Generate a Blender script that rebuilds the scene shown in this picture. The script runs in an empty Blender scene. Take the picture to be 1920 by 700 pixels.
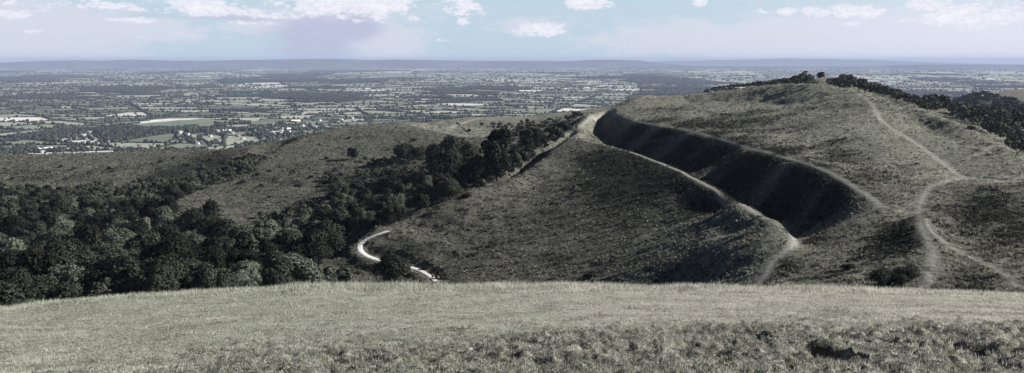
import bpy, math, random
import numpy as np
from mathutils import Vector
from mathutils.geometry import delaunay_2d_cdt

rng = np.random.default_rng(7)
random.seed(7)
scene = bpy.context.scene
COL = scene.collection
R = math.radians

# ------------------------------------------------------------------ camera maths
FPX = 1600.0                       # focal length in photo pixels (photo 1920 x 700)
PITCH = math.atan((350 - 112) / FPX)
CP, SP = math.cos(PITCH), math.sin(PITCH)


def ray(u, v):
    """direction through a place in the photo, scaled so that it moves 1 m along +Y"""
    u = np.asarray(u, float); v = np.asarray(v, float)
    dx = (u - 960) / FPX; dv = (350 - v) / FPX
    y = CP + dv * SP
    z = -SP + dv * CP
    return dx / y, z / y


def at(u, v, d):
    a, b = ray(u, v)
    return (float(a) * d, d, float(b) * d)


# ------------------------------------------------------------------ noise
def _hash(ix, iy, seed):
    h = (ix.astype(np.int64) * 374761393 + iy.astype(np.int64) * 668265263 + seed * 974634777) & 0xFFFFFFFF
    h = ((h ^ (h >> 13)) * 1274126177) & 0xFFFFFFFF
    h = (h ^ (h >> 16)) & 0xFFFFFFFF
    return h


def gnoise(x, y, seed=0):
    x = np.asarray(x, float); y = np.asarray(y, float)
    ix = np.floor(x); iy = np.floor(y)
    fx = x - ix; fy = y - iy
    sx = fx * fx * fx * (fx * (fx * 6 - 15) + 10); sy = fy * fy * fy * (fy * (fy * 6 - 15) + 10)
    ix = ix.astype(np.int64); iy = iy.astype(np.int64)

    def g(ax, ay):
        a = _hash(ix + ax, iy + ay, seed) * (2 * math.pi / 4294967296.0)
        return np.cos(a) * (fx - ax) + np.sin(a) * (fy - ay)
    n0 = g(0, 0) * (1 - sx) + g(1, 0) * sx
    n1 = g(0, 1) * (1 - sx) + g(1, 1) * sx
    return (n0 * (1 - sy) + n1 * sy) * 1.5


def fbm(x, y, seed=0, octs=4, gain=.5):
    s = 0; a = 1; t = 0
    for o in range(octs):
        s = s + a * gnoise(x * 2 ** o, y * 2 ** o, seed + o * 17); t += a; a *= gain
    return s / t


def sstep(a, b, x):
    t = np.clip((x - a) / (b - a), 0, 1)
    return t * t * (3 - 2 * t)


# ------------------------------------------------------------------ survey of the hills
# each break line: places given as (u, v, distance) seen from the summit, or ('p', x, y, z)
L = []
def line(*pts): L.append(pts)

# foreground terrace on the near rampart
line(('p', -60, -12, -6), ('p', -20, -12, -2.6), ('p', 0, -12, -2), ('p', 20, -12, -2.4), ('p', 60, -12, -6))
line(('p', -60, 4, -9), ('p', -20, 3, -3.0), ('p', 0, 3, -2.3), ('p', 20, 3, -3.0), ('p', 60, 4, -8))
line((-700, 760, 17), (-200, 735, 17), (200, 712, 17.5), (600, 704, 18), (960, 700, 18), (1400, 698, 18), (1920, 700, 18), (2500, 715, 17))
line((-700, 690, 24), (-200, 690, 24), (200, 688, 23), (600, 664, 23), (960, 636, 25), (1200, 620, 26), (1500, 612, 26), (1750, 604, 26), (1920, 606, 26), (2500, 640, 24))
line((-700, 660, 34), (-200, 625, 34), (200, 600, 34), (600, 575, 35), (960, 568, 36), (1400, 566, 36), (1920, 570, 35), (2500, 600, 33))
line((-700, 660, 40), (-200, 600, 42), (0, 573, 44), (100, 562, 44.5), (200, 552, 45), (330, 543, 45), (560, 530, 45.5), (700, 527, 46), (820, 530, 46),
     (1100, 530, 46), (1400, 536, 46), (1600, 539, 46), (1920, 551, 45), (2200, 570, 44), (2600, 620, 42))
line(('p', -90, 60, -34), ('p', -45, 62, -27), ('p', 0, 64, -25), ('p', 45, 62, -25), ('p', 90, 60, -32))
# ground hidden in the ditch below it
line(('p', -200, 100, -62), ('p', -90, 105, -50), ('p', -40, 105, -43), ('p', 0, 105, -37), ('p', 40, 95, -32), ('p', 75, 88, -31), ('p', 110, 85, -33), ('p', 170, 80, -45))

# bowl, lower edge to upper
line((700, 532, 215), (820, 532, 200), (950, 532, 190), (1100, 532, 180), (1250, 532, 165), (1340, 532, 151))
line((690, 476, 240), (900, 470, 225), (1100, 455, 215), (1250, 450, 194), (1340, 455, 174), (1390, 470, 158))
line((780, 425, 246), (900, 410, 246), (1000, 400, 248), (1100, 395, 243), (1250, 400, 221), (1330, 410, 197), (1400, 435, 175))
line((900, 365, 262), (1000, 345, 278), (1100, 330, 284), (1200, 335, 262), (1290, 358, 236), (1360, 390, 209))
# spur crest (white path spur up to the bank and on round the hill)
line((560, 560, 200), (625, 490, 225), (690, 447, 240), (740, 418, 246), (780, 400, 250), (860, 364, 262), (910, 350, 268), (955, 338, 275), (990, 318, 292), (1025, 294, 312), (1045, 276, 330), (1060, 264, 346), (1085, 238, 385), (1110, 218, 412), (1145, 203, 440),
     (1190, 182, 452), (1230, 181, 455), (1280, 180, 450), (1350, 172, 438), (1400, 165, 425), (1450, 160, 412), (1500, 157, 400), (1560, 162, 388), (1620, 175, 368),
     (1700, 195, 342), (1800, 235, 300), (1870, 270, 268), (1920, 297, 246), (2010, 350, 215), (2150, 420, 180))
# low outer bank and the narrow ditch left of the spur crest
line((880, 362, 272), (930, 335, 290), (962, 312, 310), (1000, 288, 335), (1040, 262, 360), (1078, 238, 390))
line(('p', -10, 272, -42.5), ('p', -2, 290, -43), ('p', 4.5, 308, -42.5), ('p', 11.5, 330, -41), ('p', 19, 350, -38), ('p', 26, 372, -34))
# outer bank with the trodden path
line((1060, 264, 346), (1095, 262, 335), (1140, 273, 318), (1200, 290, 298), (1245, 307, 276), (1290, 327, 254), (1320, 342, 238), (1350, 360, 221), (1390, 382, 199), (1430, 404, 181),
     (1465, 420, 170), (1484, 440, 163), (1480, 470, 154), (1450, 500, 146), (1420, 537, 133))
line((1395, 532, 140), (1420, 510, 145), (1450, 485, 152))
# ditch floor
line(('p', 43, 418, -31.5), ('p', 41, 395, -35.5), ('p', 45, 365, -38.5), ('p', 51, 335, -40.5), ('p', 60, 300, -42), ('p', 58, 288, -40), ('p', 59, 277, -37.2), ('p', 61, 268, -40.5), ('p', 63, 255, -43.5), ('p', 64, 230, -44), ('p', 64, 200, -43), (1487, 447, 178), (1492, 462, 165), (1500, 480, 150), (1478, 535, 125))
# inner rampart crest
line((1148, 208, 425), (1150, 220, 402), (1180, 229, 383), (1230, 236, 360), (1280, 244, 338), (1340, 260, 314), (1400, 279, 284), (1450, 292, 258), (1500, 306, 236), (1550, 326, 214), (1580, 342, 202), (1610, 362, 190), (1645, 386, 177))
# rampart nose falling to the path crossing
line((1645, 386, 177), (1590, 415, 172), (1540, 440, 168), (1500, 462, 160))
# upper hill
line((1190, 200, 420), (1300, 212, 385), (1400, 232, 345), (1500, 268, 280), (1600, 312, 235), (1650, 345, 208))
line((1290, 190, 430), (1400, 192, 400), (1500, 198, 372), (1600, 235, 300), (1680, 290, 250), (1770, 332, 226))
line((1450, 172, 400), (1560, 180, 372), (1640, 205, 335), (1700, 250, 290), (1760, 300, 250), (1810, 334, 226), (1870, 342, 216), (1960, 346, 206))
line((1740, 240, 308), (1800, 275, 268), (1860, 305, 242), (1920, 325, 226))
# saddle, lower right
line((1645, 386, 177), (1700, 378, 182), (1760, 350, 205), (1810, 338, 222))
line((1500, 500, 142), (1560, 470, 150), (1620, 430, 162), (1645, 400, 172))
line((1500, 535, 126), (1560, 505, 135), (1620, 478, 142), (1660, 450, 150), (1700, 415, 165), (1725, 385, 180))
line((1740, 537, 117), (1748, 500, 126), (1742, 470, 135), (1725, 430, 148), (1722, 400, 163))
line((1620, 535, 120), (1665, 500, 128), (1700, 465, 140))
line((1800, 370, 195), (1850, 365, 195), (1920, 355, 197), (2010, 365, 190))
line((1790, 400, 172), (1800, 440, 152), (1820, 490, 133), (1850, 535, 117))
line((1850, 395, 175), (1880, 430, 153), (1920, 450, 145), (2000, 450, 140))
line((1900, 500, 128), (1960, 552, 112), (2080, 560, 108))

# middle-left hills: skyline of the near one with its diagonal shoulder
line((300, 388, 352), (310, 380, 360), (355, 360, 380), (400, 340, 400), (440, 318, 422), (480, 298, 442), (520, 279, 465), (560, 262, 488), (600, 249, 503), (640, 240, 515), (700, 234, 523), (740, 231, 530), (800, 232, 545), (840, 240, 548))
line((430, 390, 350), (500, 352, 380), (560, 320, 410), (640, 283, 455), (700, 268, 475), (800, 262, 480), (880, 262, 490))
line((480, 412, 335), (560, 375, 355), (620, 345, 385), (700, 315, 415), (800, 300, 430), (880, 290, 440))
# floor of the wooded valley
line((200, 470, 285), (300, 455, 290), (400, 450, 292), (500, 430, 305), (600, 405, 320), (680, 385, 335), (760, 368, 345), (850, 342, 365), (920, 312, 395), (980, 280, 440), (1030, 262, 460))
line((620, 440, 290), (700, 420, 300), (800, 385, 315), (880, 345, 345), (950, 310, 375), (1010, 284, 400))
# wood floor toward us
line((-400, 640, 175), (-100, 590, 178), (50, 548, 182), (300, 532, 192), (500, 530, 205), (600, 528, 212))
line((-300, 500, 240), (0, 490, 240), (200, 490, 245), (400, 490, 248), (560, 480, 252), (620, 470, 250))
# gully behind the shoulder
_g = [at(180, 430, 330), at(280, 395, 362), at(330, 372, 385), at(400, 348, 418), at(460, 322, 450), at(520, 290, 492)]
line(*[('p', p[0], p[1], p[2] - dz) for p, dz in zip(_g, (1, 4, 7, 8, 7, 4))])
# far-left hill
line((-400, 300, 480), (-200, 296, 480), (0, 288, 485), (80, 285, 490), (150, 283, 495), (280, 281, 500), (400, 281, 505), (440, 278, 510), (480, 272, 515), (530, 263, 522), (580, 254, 530), (640, 246, 540))
line((-400, 350, 420), (-200, 345, 420), (0, 335, 425), (150, 335, 430), (280, 330, 440), (380, 310, 465), (450, 292, 490))
line((-400, 400, 350), (-200, 400, 350), (0, 395, 350), (120, 400, 345), (200, 400, 350))
# ground beyond these crests
line(('p', -420, 620, -110), ('p', -300, 640, -100), ('p', -200, 650, -92), ('p', -120, 660, -80), ('p', -60, 680, -66))
line(('p', -900, 1200, -245), ('p', -500, 1150, -243), ('p', -250, 1180, -243), ('p', -50, 1350, -240), ('p', 150, 1450, -238), ('p', 330, 1600, -235), ('p', 500, 1650, -235))
line(('p', -900, 500, -150), ('p', -800, 900, -235))
line(('p', -500, 150, -110), ('p', -900, 0, -230), ('p', -300, -12, -90))
line(('p', -900, 1750, -252), ('p', 0, 1750, -252), ('p', 800, 1750, -252))
# meadow with paths behind
line((770, 236, 560), (820, 228, 620), (870, 222, 660), (930, 219, 690), (1000, 217, 700), (1060, 213, 700), (1110, 205, 690), (1150, 200, 660))
line((840, 250, 545), (880, 256, 540), (930, 256, 545), (985, 254, 545), (1040, 248, 520), (1060, 240, 500))
line((900, 237, 600), (980, 235, 610), (1050, 228, 600), (1090, 222, 560))
# behind the main hill
line(('p', 60, 520, -36), ('p', 130, 520, -30), ('p', 190, 470, -34), ('p', 230, 400, -38), ('p', 260, 330, -44), ('p', 260, 250, -50))
# copse hill
line((1230, 195, 640), (1310, 176, 640), (1360, 170, 640), (1420, 166, 640), (1480, 158, 640), (1520, 149, 650), (1548, 145, 655), (1575, 149, 650), (1610, 160, 640), (1670, 178, 620), (1720, 196, 590))
line((1460, 158, 600), (1530, 156, 590), (1600, 165, 580))
line(('p', 250, 850, -70), ('p', 340, 860, -60), ('p', 420, 850, -70))
# right-hand woods
line((1760, 222, 520), (1840, 245, 470), (1900, 275, 420), (1960, 320, 360), (2100, 400, 300))
line((1730, 205, 700), (1800, 214, 680), (1880, 226, 640), (1960, 240, 620), (2100, 240, 600), (2300, 300, 500))
line((1640, 215, 900), (1740, 207, 900), (1820, 207, 880), (1920, 214, 860), (2100, 215, 860))
line((1640, 290, 1150), (1740, 232, 1200), (1850, 207, 1200), (1990, 203, 1200), (2200, 205, 1100))
line((1640, 290, 1500), (1730, 235, 1500), (1790, 196, 1500), (1840, 178, 1500), (1900, 166, 1500), (2000, 160, 1500), (2200, 156, 1500))
line(('p', 600, 1750, -250), ('p', 900, 1750, -130), ('p', 1100, 1750, -75), ('p', 1400, 1700, -75))
line(('p', 480, 1450, -245), ('p', 420, 1250, -220))
line(('p', 700, 2300, -250), ('p', 1300, 2300, -240), ('p', 1900, 2300, -200), ('p', 1900, 1000, -120), ('p', 1200, 400, -120), ('p', 500, 0, -110), ('p', 150, -12, -45))
line(('p', -900, 2300, -252), ('p', 0, 2300, -252))

P, E, index = [], [], {}
for pts in L:
    prev = None
    for p in pts:
        w = (p[1], p[2], p[3]) if p[0] == 'p' else at(*p)
        k = (round(w[0], 2), round(w[1], 2))
        if k not in index:
            index[k] = len(P); P.append(w)
        i = index[k]
        if prev is not None and prev != i: E.append((prev, i))
        prev = i
vo, eo, fo, ov, oe, of = delaunay_2d_cdt([Vector((p[0], p[1])) for p in P], E, [], 0, 0.001, True)
PZ = []
for v_, src in zip(vo, ov):
    if src: PZ.append(P[src[0]][2])
    else:   # crossing of two lines: take the nearer line's height
        d = [(abs(v_.x - (P[a][0] + t * (P[b][0] - P[a][0]))) + abs(v_.y - (P[a][1] + t * (P[b][1] - P[a][1]))), P[a][2] + t * (P[b][2] - P[a][2]))
             for a, b in E for t in [k / 20 for k in range(21)]]
        PZ.append(min(d)[1])
TIN = np.array([(v_.x, v_.y, z) for v_, z in zip(vo, PZ)])


def raster(x0, x1, y0, y1, st):
    nx = int((x1 - x0) / st) + 1; ny = int((y1 - y0) / st) + 1
    Z = np.full((ny, nx), np.nan)
    for f in fo:
        A, B, C = TIN[list(f)[:3]]
        bx0 = max(int((min(A[0], B[0], C[0]) - x0) / st), 0); bx1 = min(int((max(A[0], B[0], C[0]) - x0) / st) + 2, nx)
        by0 = max(int((min(A[1], B[1], C[1]) - y0) / st), 0); by1 = min(int((max(A[1], B[1], C[1]) - y0) / st) + 2, ny)
        if bx0 >= bx1 or by0 >= by1: continue
        X, Y = np.meshgrid(x0 + st * np.arange(bx0, bx1), y0 + st * np.arange(by0, by1))
        d = (B[1] - C[1]) * (A[0] - C[0]) + (C[0] - B[0]) * (A[1] - C[1])
        if abs(d) < 1e-9: continue
        a = ((B[1] - C[1]) * (X - C[0]) + (C[0] - B[0]) * (Y - C[1])) / d
        b = ((C[1] - A[1]) * (X - C[0]) + (A[0] - C[0]) * (Y - C[1])) / d
        m = (a >= -1e-6) & (b >= -1e-6) & (a + b <= 1 + 1e-6)
        sub = Z[by0:by1, bx0:bx1]; sub[m] = (a * A[2] + b * B[2] + (1 - a - b) * C[2])[m]
    Z[np.isnan(Z)] = -255
    return Z


def blur(Z, s):
    r = int(s * 3) + 1; k = np.exp(-.5 * (np.arange(-r, r + 1) / s) ** 2); k /= k.sum()
    Zp = np.pad(Z, r, mode='edge')
    Zp = sum(k[i] * Zp[i:i + Z.shape[0], :] for i in range(2 * r + 1))
    return sum(k[i] * Zp[:, i:i + Z.shape[1]] for i in range(2 * r + 1))


GA = (-880., 1880., -12., 2290., 4.0)      # wide grid
GB = (-230., 330., 50., 700., 1.25)        # hills
GC = (-62., 62., -12., 110., 0.5)          # near terrace
ZA = blur(raster(*GA), 2.2)


def bil(Z, G, x, y):
    fx = np.clip((x - G[0]) / G[4], 0, Z.shape[1] - 1.001); fy = np.clip((y - G[2]) / G[4], 0, Z.shape[0] - 1.001)
    ix = fx.astype(int); iy = fy.astype(int); tx = fx - ix; ty = fy - iy
    return (Z[iy, ix] * (1 - tx) + Z[iy, ix + 1] * tx) * (1 - ty) + (Z[iy + 1, ix] * (1 - tx) + Z[iy + 1, ix + 1] * tx) * ty


# smoothing rounds the banks off; raise or lower the surveyed points until the smoothed ground passes through them
_tz = TIN[:, 2].copy()
_in = (TIN[:, 0] > -225) & (TIN[:, 0] < 325) & (TIN[:, 1] > 95) & (TIN[:, 1] < 695)
for _ in range(3):
    ZB = blur(raster(*GB), 1.5)
    TIN[_in, 2] += np.clip((_tz - bil(ZB, GB, TIN[:, 0], TIN[:, 1]))[_in], -2, 2) * .9
ZB = blur(raster(*GB), 1.5)
TIN[:, 2] = _tz
ZC = blur(raster(*GC), 3.0)


def inside(G, x, y, m):
    return sstep(0, 1, (x - G[0]) / m) * sstep(0, 1, (G[1] - x) / m) * sstep(0, 1, (y - G[2]) / m) * sstep(0, 1, (G[3] - y) / m)


def base_h(x, y):
    x = np.asarray(x, float); y = np.asarray(y, float)
    z = bil(ZA, GA, x, y)
    w = inside(GB, x, y, 18.); z = z * (1 - w) + w * bil(ZB, GB, x, y)
    w = sstep(0, 1, (x - GC[0]) / 8) * sstep(0, 1, (GC[1] - x) / 8) * sstep(0, 1, (GC[3] - y) / 25.)
    return z * (1 - w) + w * bil(ZC, GC, x, y)


# ------------------------------------------------------------------ paths (photo places, dropped on the ground)
def hit(u, v, hfun=None, dmin=40., dmax=2200.):
    """first ground point seen through (u, v)"""
    hfun = hfun or base_h
    a, b = ray(u, v)
    d = np.exp(np.linspace(math.log(dmin), math.log(dmax), 1400))
    g = hfun(a * d, d) - b * d
    k = np.nonzero(g >= 0)[0]
    if len(k) == 0: return None
    i = k[0]
    if i == 0: return (a * d[0], d[0])
    t = g[i - 1] / (g[i - 1] - g[i]); dd = d[i - 1] + t * (d[i] - d[i - 1])
    return (float(a * dd), float(dd))


def curve_px(pts, n=12):
    out = []
    P_ = [pts[0]] + list(pts) + [pts[-1]]
    for i in range(1, len(P_) - 2):
        p0, p1, p2, p3 = [np.array(q, float) for q in P_[i - 1:i + 3]]
        for k in range(n):
            t = k / n
            out.append(.5 * (2 * p1 + (p2 - p0) * t + (2 * p0 - 5 * p1 + 4 * p2 - p3) * t * t + (3 * p1 - p0 - 3 * p2 + p3) * t ** 3))
    out.append(np.array(pts[-1], float))
    return out


def ground_line(pts, dmin=60.):
    Q = []
    for q in curve_px(pts):
        h = hit(q[0], q[1], dmin=dmin)
        if h is None: continue
        if Q and math.hypot(h[0] - Q[-1][0], h[1] - Q[-1][1]) > 45: continue
        Q.append(h)
    Q = np.array(Q)
    # resample evenly and smooth
    for _ in range(3): Q[1:-1] = .25 * Q[:-2] + .5 * Q[1:-1] + .25 * Q[2:]
    s = np.r_[0, np.cumsum(np.hypot(*np.diff(Q, axis=0).T))]
    t = np.arange(0, s[-1], .8)
    return np.stack([np.interp(t, s, Q[:, 0]), np.interp(t, s, Q[:, 1])], 1)


def surveyed(pts, shift=0.):
    """a path along surveyed places (u, v, distance)"""
    Q = np.array([at(*p)[:2] for p in pts]); Q[:, 0] += shift
    s = np.r_[0, np.cumsum(np.hypot(*np.diff(Q, axis=0).T))]; t = np.arange(0, s[-1], .8)
    Q = np.stack([np.interp(t, s, Q[:, 0]), np.interp(t, s, Q[:, 1])], 1)
    for _ in range(30): Q[1:-1] = .25 * Q[:-2] + .5 * Q[1:-1] + .25 * Q[2:]
    return Q


GRAVEL = ground_line([(728, 432), (700, 441), (680, 454), (674, 466), (684, 479), (705, 487), (735, 493), (765, 501), (790, 510), (808, 520), (818, 529)])
TRAILS_AND_RIM = [  # trodden paths and one painted sunlit rim: (line, width, wear)
    (surveyed([(1060, 264, 346), (1085, 238, 385), (1110, 218, 412), (1145, 203, 440)], .3), 1.3, 1.0),
    (surveyed([(1060, 264, 346), (1095, 262, 335), (1140, 273, 318), (1200, 290, 298), (1245, 307, 276), (1290, 327, 254), (1320, 342, 238), (1350, 360, 221), (1390, 382, 199), (1430, 404, 181)], -.7), 1.15, 1.3),
    (ground_line([(1430, 408), (1460, 416), (1480, 436), (1489, 452), (1484, 464), (1462, 478), (1447, 494), (1440, 510), (1422, 533)]), 1.2, 1.2),
    (surveyed([(1148, 208, 425), (1150, 220, 402), (1180, 229, 383), (1230, 236, 360), (1280, 244, 338), (1340, 260, 314), (1400, 279, 284), (1450, 292, 258), (1500, 306, 236), (1550, 326, 214), (1580, 342, 202), (1610, 362, 190), (1645, 386, 177)], .6), 1.2, .95),
    (ground_line([(1806, 334), (1830, 337), (1850, 338), (1880, 340), (1920, 343), (1990, 346)]), 1.6, 1.1),
    (ground_line([(1610, 176), (1630, 190), (1640, 204), (1650, 222), (1670, 240), (1700, 258), (1740, 285), (1780, 315), (1800, 330), (1850, 338), (1920, 343), (1990, 346)]), 1.9, .9),
    (ground_line([(1810, 336), (1770, 342), (1740, 355), (1726, 385), (1722, 412), (1732, 440), (1746, 465), (1750, 495), (1742, 520), (1735, 537)]), .9, .51),
    (ground_line([(1735, 412), (1744, 432), (1765, 452), (1800, 474), (1840, 490), (1870, 506), (1895, 524), (1912, 545)]), .55, .7),
    (ground_line([(1645, 387), (1600, 408), (1550, 438), (1495, 464)]), 1.4, .28),
    (ground_line([(1645, 387), (1668, 392), (1690, 399)]), .8, .7),
    (ground_line([(900, 222), (868, 231), (845, 240), (842, 248), (860, 253), (885, 257), (930, 256), (985, 254), (1030, 250)]), 3.0, 1.1),
    (surveyed([(310, 380, 360), (355, 360, 380), (400, 340, 400), (440, 318, 422), (480, 298, 442), (520, 279, 465), (560, 262, 488)], .8), 1.2, .30),  # no trodden path: pale line painted for the sunlit edge of the shoulder
    (ground_line([(1150, 270), (1200, 268), (1250, 262), (1290, 256)]), .8, .35),
    (ground_line([(1520, 480), (1560, 492), (1600, 515), (1625, 533)]), .8, .5),
]


def dist_to(lines, x, y, rmax=12.):
    """distance of points to a polyline, capped"""
    D = np.full(x.shape, rmax)
    for Q in lines:
        m = (x > Q[:, 0].min() - rmax) & (x < Q[:, 0].max() + rmax) & (y > Q[:, 1].min() - rmax) & (y < Q[:, 1].max() + rmax)
        idx = np.nonzero(m)[0]
        if len(idx) == 0: continue
        xs, ys = x[idx], y[idx]
        best = np.full(xs.shape, rmax)
        A = Q[::3]
        for (ax, ay), (bx, by) in zip(A[:-1], A[1:]):
            ex, ey = bx - ax, by - ay
            near = (abs(xs - ax) < rmax + 3) & (abs(ys - ay) < rmax + 3)
            if not near.any(): continue
            xn, yn = xs[near], ys[near]
            t = np.clip(((xn - ax) * ex + (yn - ay) * ey) / (ex * ex + ey * ey + 1e-9), 0, 1)
            best[near] = np.minimum(best[near], np.hypot(xn - ax - t * ex, yn - ay - t * ey))
        D[idx] = np.minimum(D[idx], best)
    return D


# places with dark bracken and heather, and with painted shade: (u, v, half width px, half height px, strength)
def blob_mask(x, y, z, blobs):
    """soft patches given by photo place, carried to the ground as plan ellipses"""
    M = np.zeros(x.shape)
    for (u, v, ru, rv, s) in blobs:
        c = hit(u, v, dmin=60.); l_ = hit(u - ru, v, dmin=60.); t_ = hit(u, v + rv, dmin=60.); t2 = hit(u, v - rv, dmin=60.)
        if c is None or l_ is None or t_ is None: continue
        if t2 is None or abs(t2[1] - c[1]) > 90: t2 = (2 * c[0] - t_[0], 2 * c[1] - t_[1])
        rx = ru / FPX * c[1]; ry = max(abs(t_[1] - t2[1]) / 2, 2.)
        dx = (x - c[0] - (y - c[1]) * c[0] / c[1]) / rx; dy = (y - c[1]) / ry
        q = dx * dx + dy * dy
        M = np.maximum(M, s * np.exp(-q * .9))
    return M


# sunken scrape in the near bank and lesser hollows: place, size across, size along, depth
HOLLOWS = [(1566, 674, .43, 1.5, 2.6), (1592, 688, .36, 1.0, 2.0), (1855, 690, .8, .3, .8), (1315, 694, .4, .25, .6), (1650, 685, .6, .30, .20), (1880, 690, .7, .35, .28), (1300, 690, .35, .3, .16), (640, 690, .8, .35, .22), (1105, 665, .15, .3, .12), (1290, 655, .3, .4, .14), (1430, 640, .35, .5, .18), (1770, 640, .5, .4, .1)]
HOLLOWS = [(hit(u, v, dmin=8.), a, b, d) for (u, v, a, b, d) in HOLLOWS]


def micro_h(x, y):
    """tussocks and lumps; quiet on trodden ground"""
    far = sstep(60, 90, y)
    z = np.zeros(x.shape)
    n = x.shape
    big = fbm(x / 26, y / 30, 3, 3) * .55 * far
    mid = fbm(x / 5.5, y / 4.0, 11, 3)
    small = fbm(x / 1.7, y / 1.3, 21, 2)
    amp = .45 + .55 * sstep(-.25, .35, gnoise(x / 40, y / 40, 5))
    z = big + far * amp * (.52 * mid + .34 * np.maximum(small, -.1)) * (1 - .5 * sstep(500, 900, y))
    # sheep-trodden terracettes, long across the slope
    terr = gnoise(x / 9 + .4 * gnoise(x / 5, y / 5, 15), y / 2.6, 17)
    up = sstep(40, 90, x - (y - 300) * .02) * sstep(195, 230, y)
    z = z + far * up * .9 * (np.abs(gnoise(x / 24 + .5 * gnoise(x / 13, y / 13, 23), y / 8.5, 25)) - .2)
    z = z + far * amp * .50 * np.abs(terr) * sstep(-.2, .3, gnoise(x / 30, y / 30, 19))
    near = 1 - far
    rough = sstep(28, 22.5, y + 2.2 * gnoise(x / 6, y / 6, 9) - .10 * np.clip(x, -12, 4)) * sstep(-12, -3, x)
    lump = fbm(x / .62, y / .55, 31, 3)
    z = z + near * (.16 * fbm(x / 4.5, y / 4.5, 41, 2) + .035 * fbm(x / .5, y / .5, 43, 2) + rough * (.40 * np.abs(lump) + .20 * fbm(x / 1.8, y / 1.8, 51, 2)))
    for (c, a, b, d) in HOLLOWS:
        q = ((x - c[0]) / a) ** 2 + ((y - c[1]) / b) ** 2
        z = z - d * np.exp(-q ** 3)
    return z


GRAVEL_Z = base_h(GRAVEL[:, 0], GRAVEL[:, 1])
GRAVEL_Z = np.convolve(np.pad(GRAVEL_Z, 6, mode='edge'), np.ones(13) / 13, 'valid')


def ground_h(x, y):
    x = np.asarray(x, float); y = np.asarray(y, float)
    sh = x.shape; x = x.ravel(); y = y.ravel()
    return _cut(x, y, _ground(x, y)).reshape(sh)


def _cut(x, y, z):
    """the gravel path lies on a level bench cut across the slope"""
    m = (x > GRAVEL[:, 0].min() - 5) & (x < GRAVEL[:, 0].max() + 5) & (y > GRAVEL[:, 1].min() - 5) & (y < GRAVEL[:, 1].max() + 5)
    idx = np.nonzero(m)[0]
    for c in range(0, len(idx), 40000):
        ii = idx[c:c + 40000]
        d = np.hypot(x[ii, None] - GRAVEL[None, :, 0], y[ii, None] - GRAVEL[None, :, 1])
        k = d.argmin(1); w_ = sstep(4.2, 1.7, d.min(1))
        z[ii] = z[ii] * (1 - w_) + w_ * (GRAVEL_Z[k])
    return z


def _ground(x, y):
    sh = x.shape
    dp = dist_to([GRAVEL] + [t[0] for t in TRAILS_AND_RIM if t[1] > 1], x, y, 3.2)
    return (base_h(x, y) + micro_h(x, y) * (.12 + .88 * sstep(.6, 3.0, dp))).reshape(sh)

# ------------------------------------------------------------------ scene helpers
def tag(o, label=None, cat=None, group=None, kind=None):
    if label: o['label'] = label
    if cat: o['category'] = cat
    if group: o['group'] = group
    if kind: o['kind'] = kind
    return o


def link(name, me, parent=None, mat=None):
    o = bpy.data.objects.new(name, me); COL.objects.link(o)
    if parent is not None: o.parent = parent
    if mat is not None and me is not None and len(me.materials) == 0: me.materials.append(mat)
    return o


def mesh_np(name, V, F, smooth=False, attrs=None, mats=None, midx=None):
    """F: (n, k) array of equal-sized faces"""
    me = bpy.data.meshes.new(name)
    V = np.ascontiguousarray(V, np.float32); F = np.ascontiguousarray(F, np.int32)
    me.vertices.add(len(V)); me.vertices.foreach_set('co', V.ravel())
    n, k = F.shape
    me.loops.add(n * k); me.loops.foreach_set('vertex_index', F.ravel())
    me.polygons.add(n); me.polygons.foreach_set('loop_start', np.arange(0, n * k, k, dtype=np.int32))
    me.update(calc_edges=True)
    if smooth: me.polygons.foreach_set('use_smooth', np.ones(n, bool))
    for an, (dom, arr) in (attrs or {}).items():
        a = me.attributes.new(an, 'FLOAT', dom); a.data.foreach_set('value', np.ascontiguousarray(arr, np.float32).ravel())
    for m in (mats or []): me.materials.append(m)
    if midx is not None: me.polygons.foreach_set('material_index', np.ascontiguousarray(midx, np.int32))
    me.validate()
    return me


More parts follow.
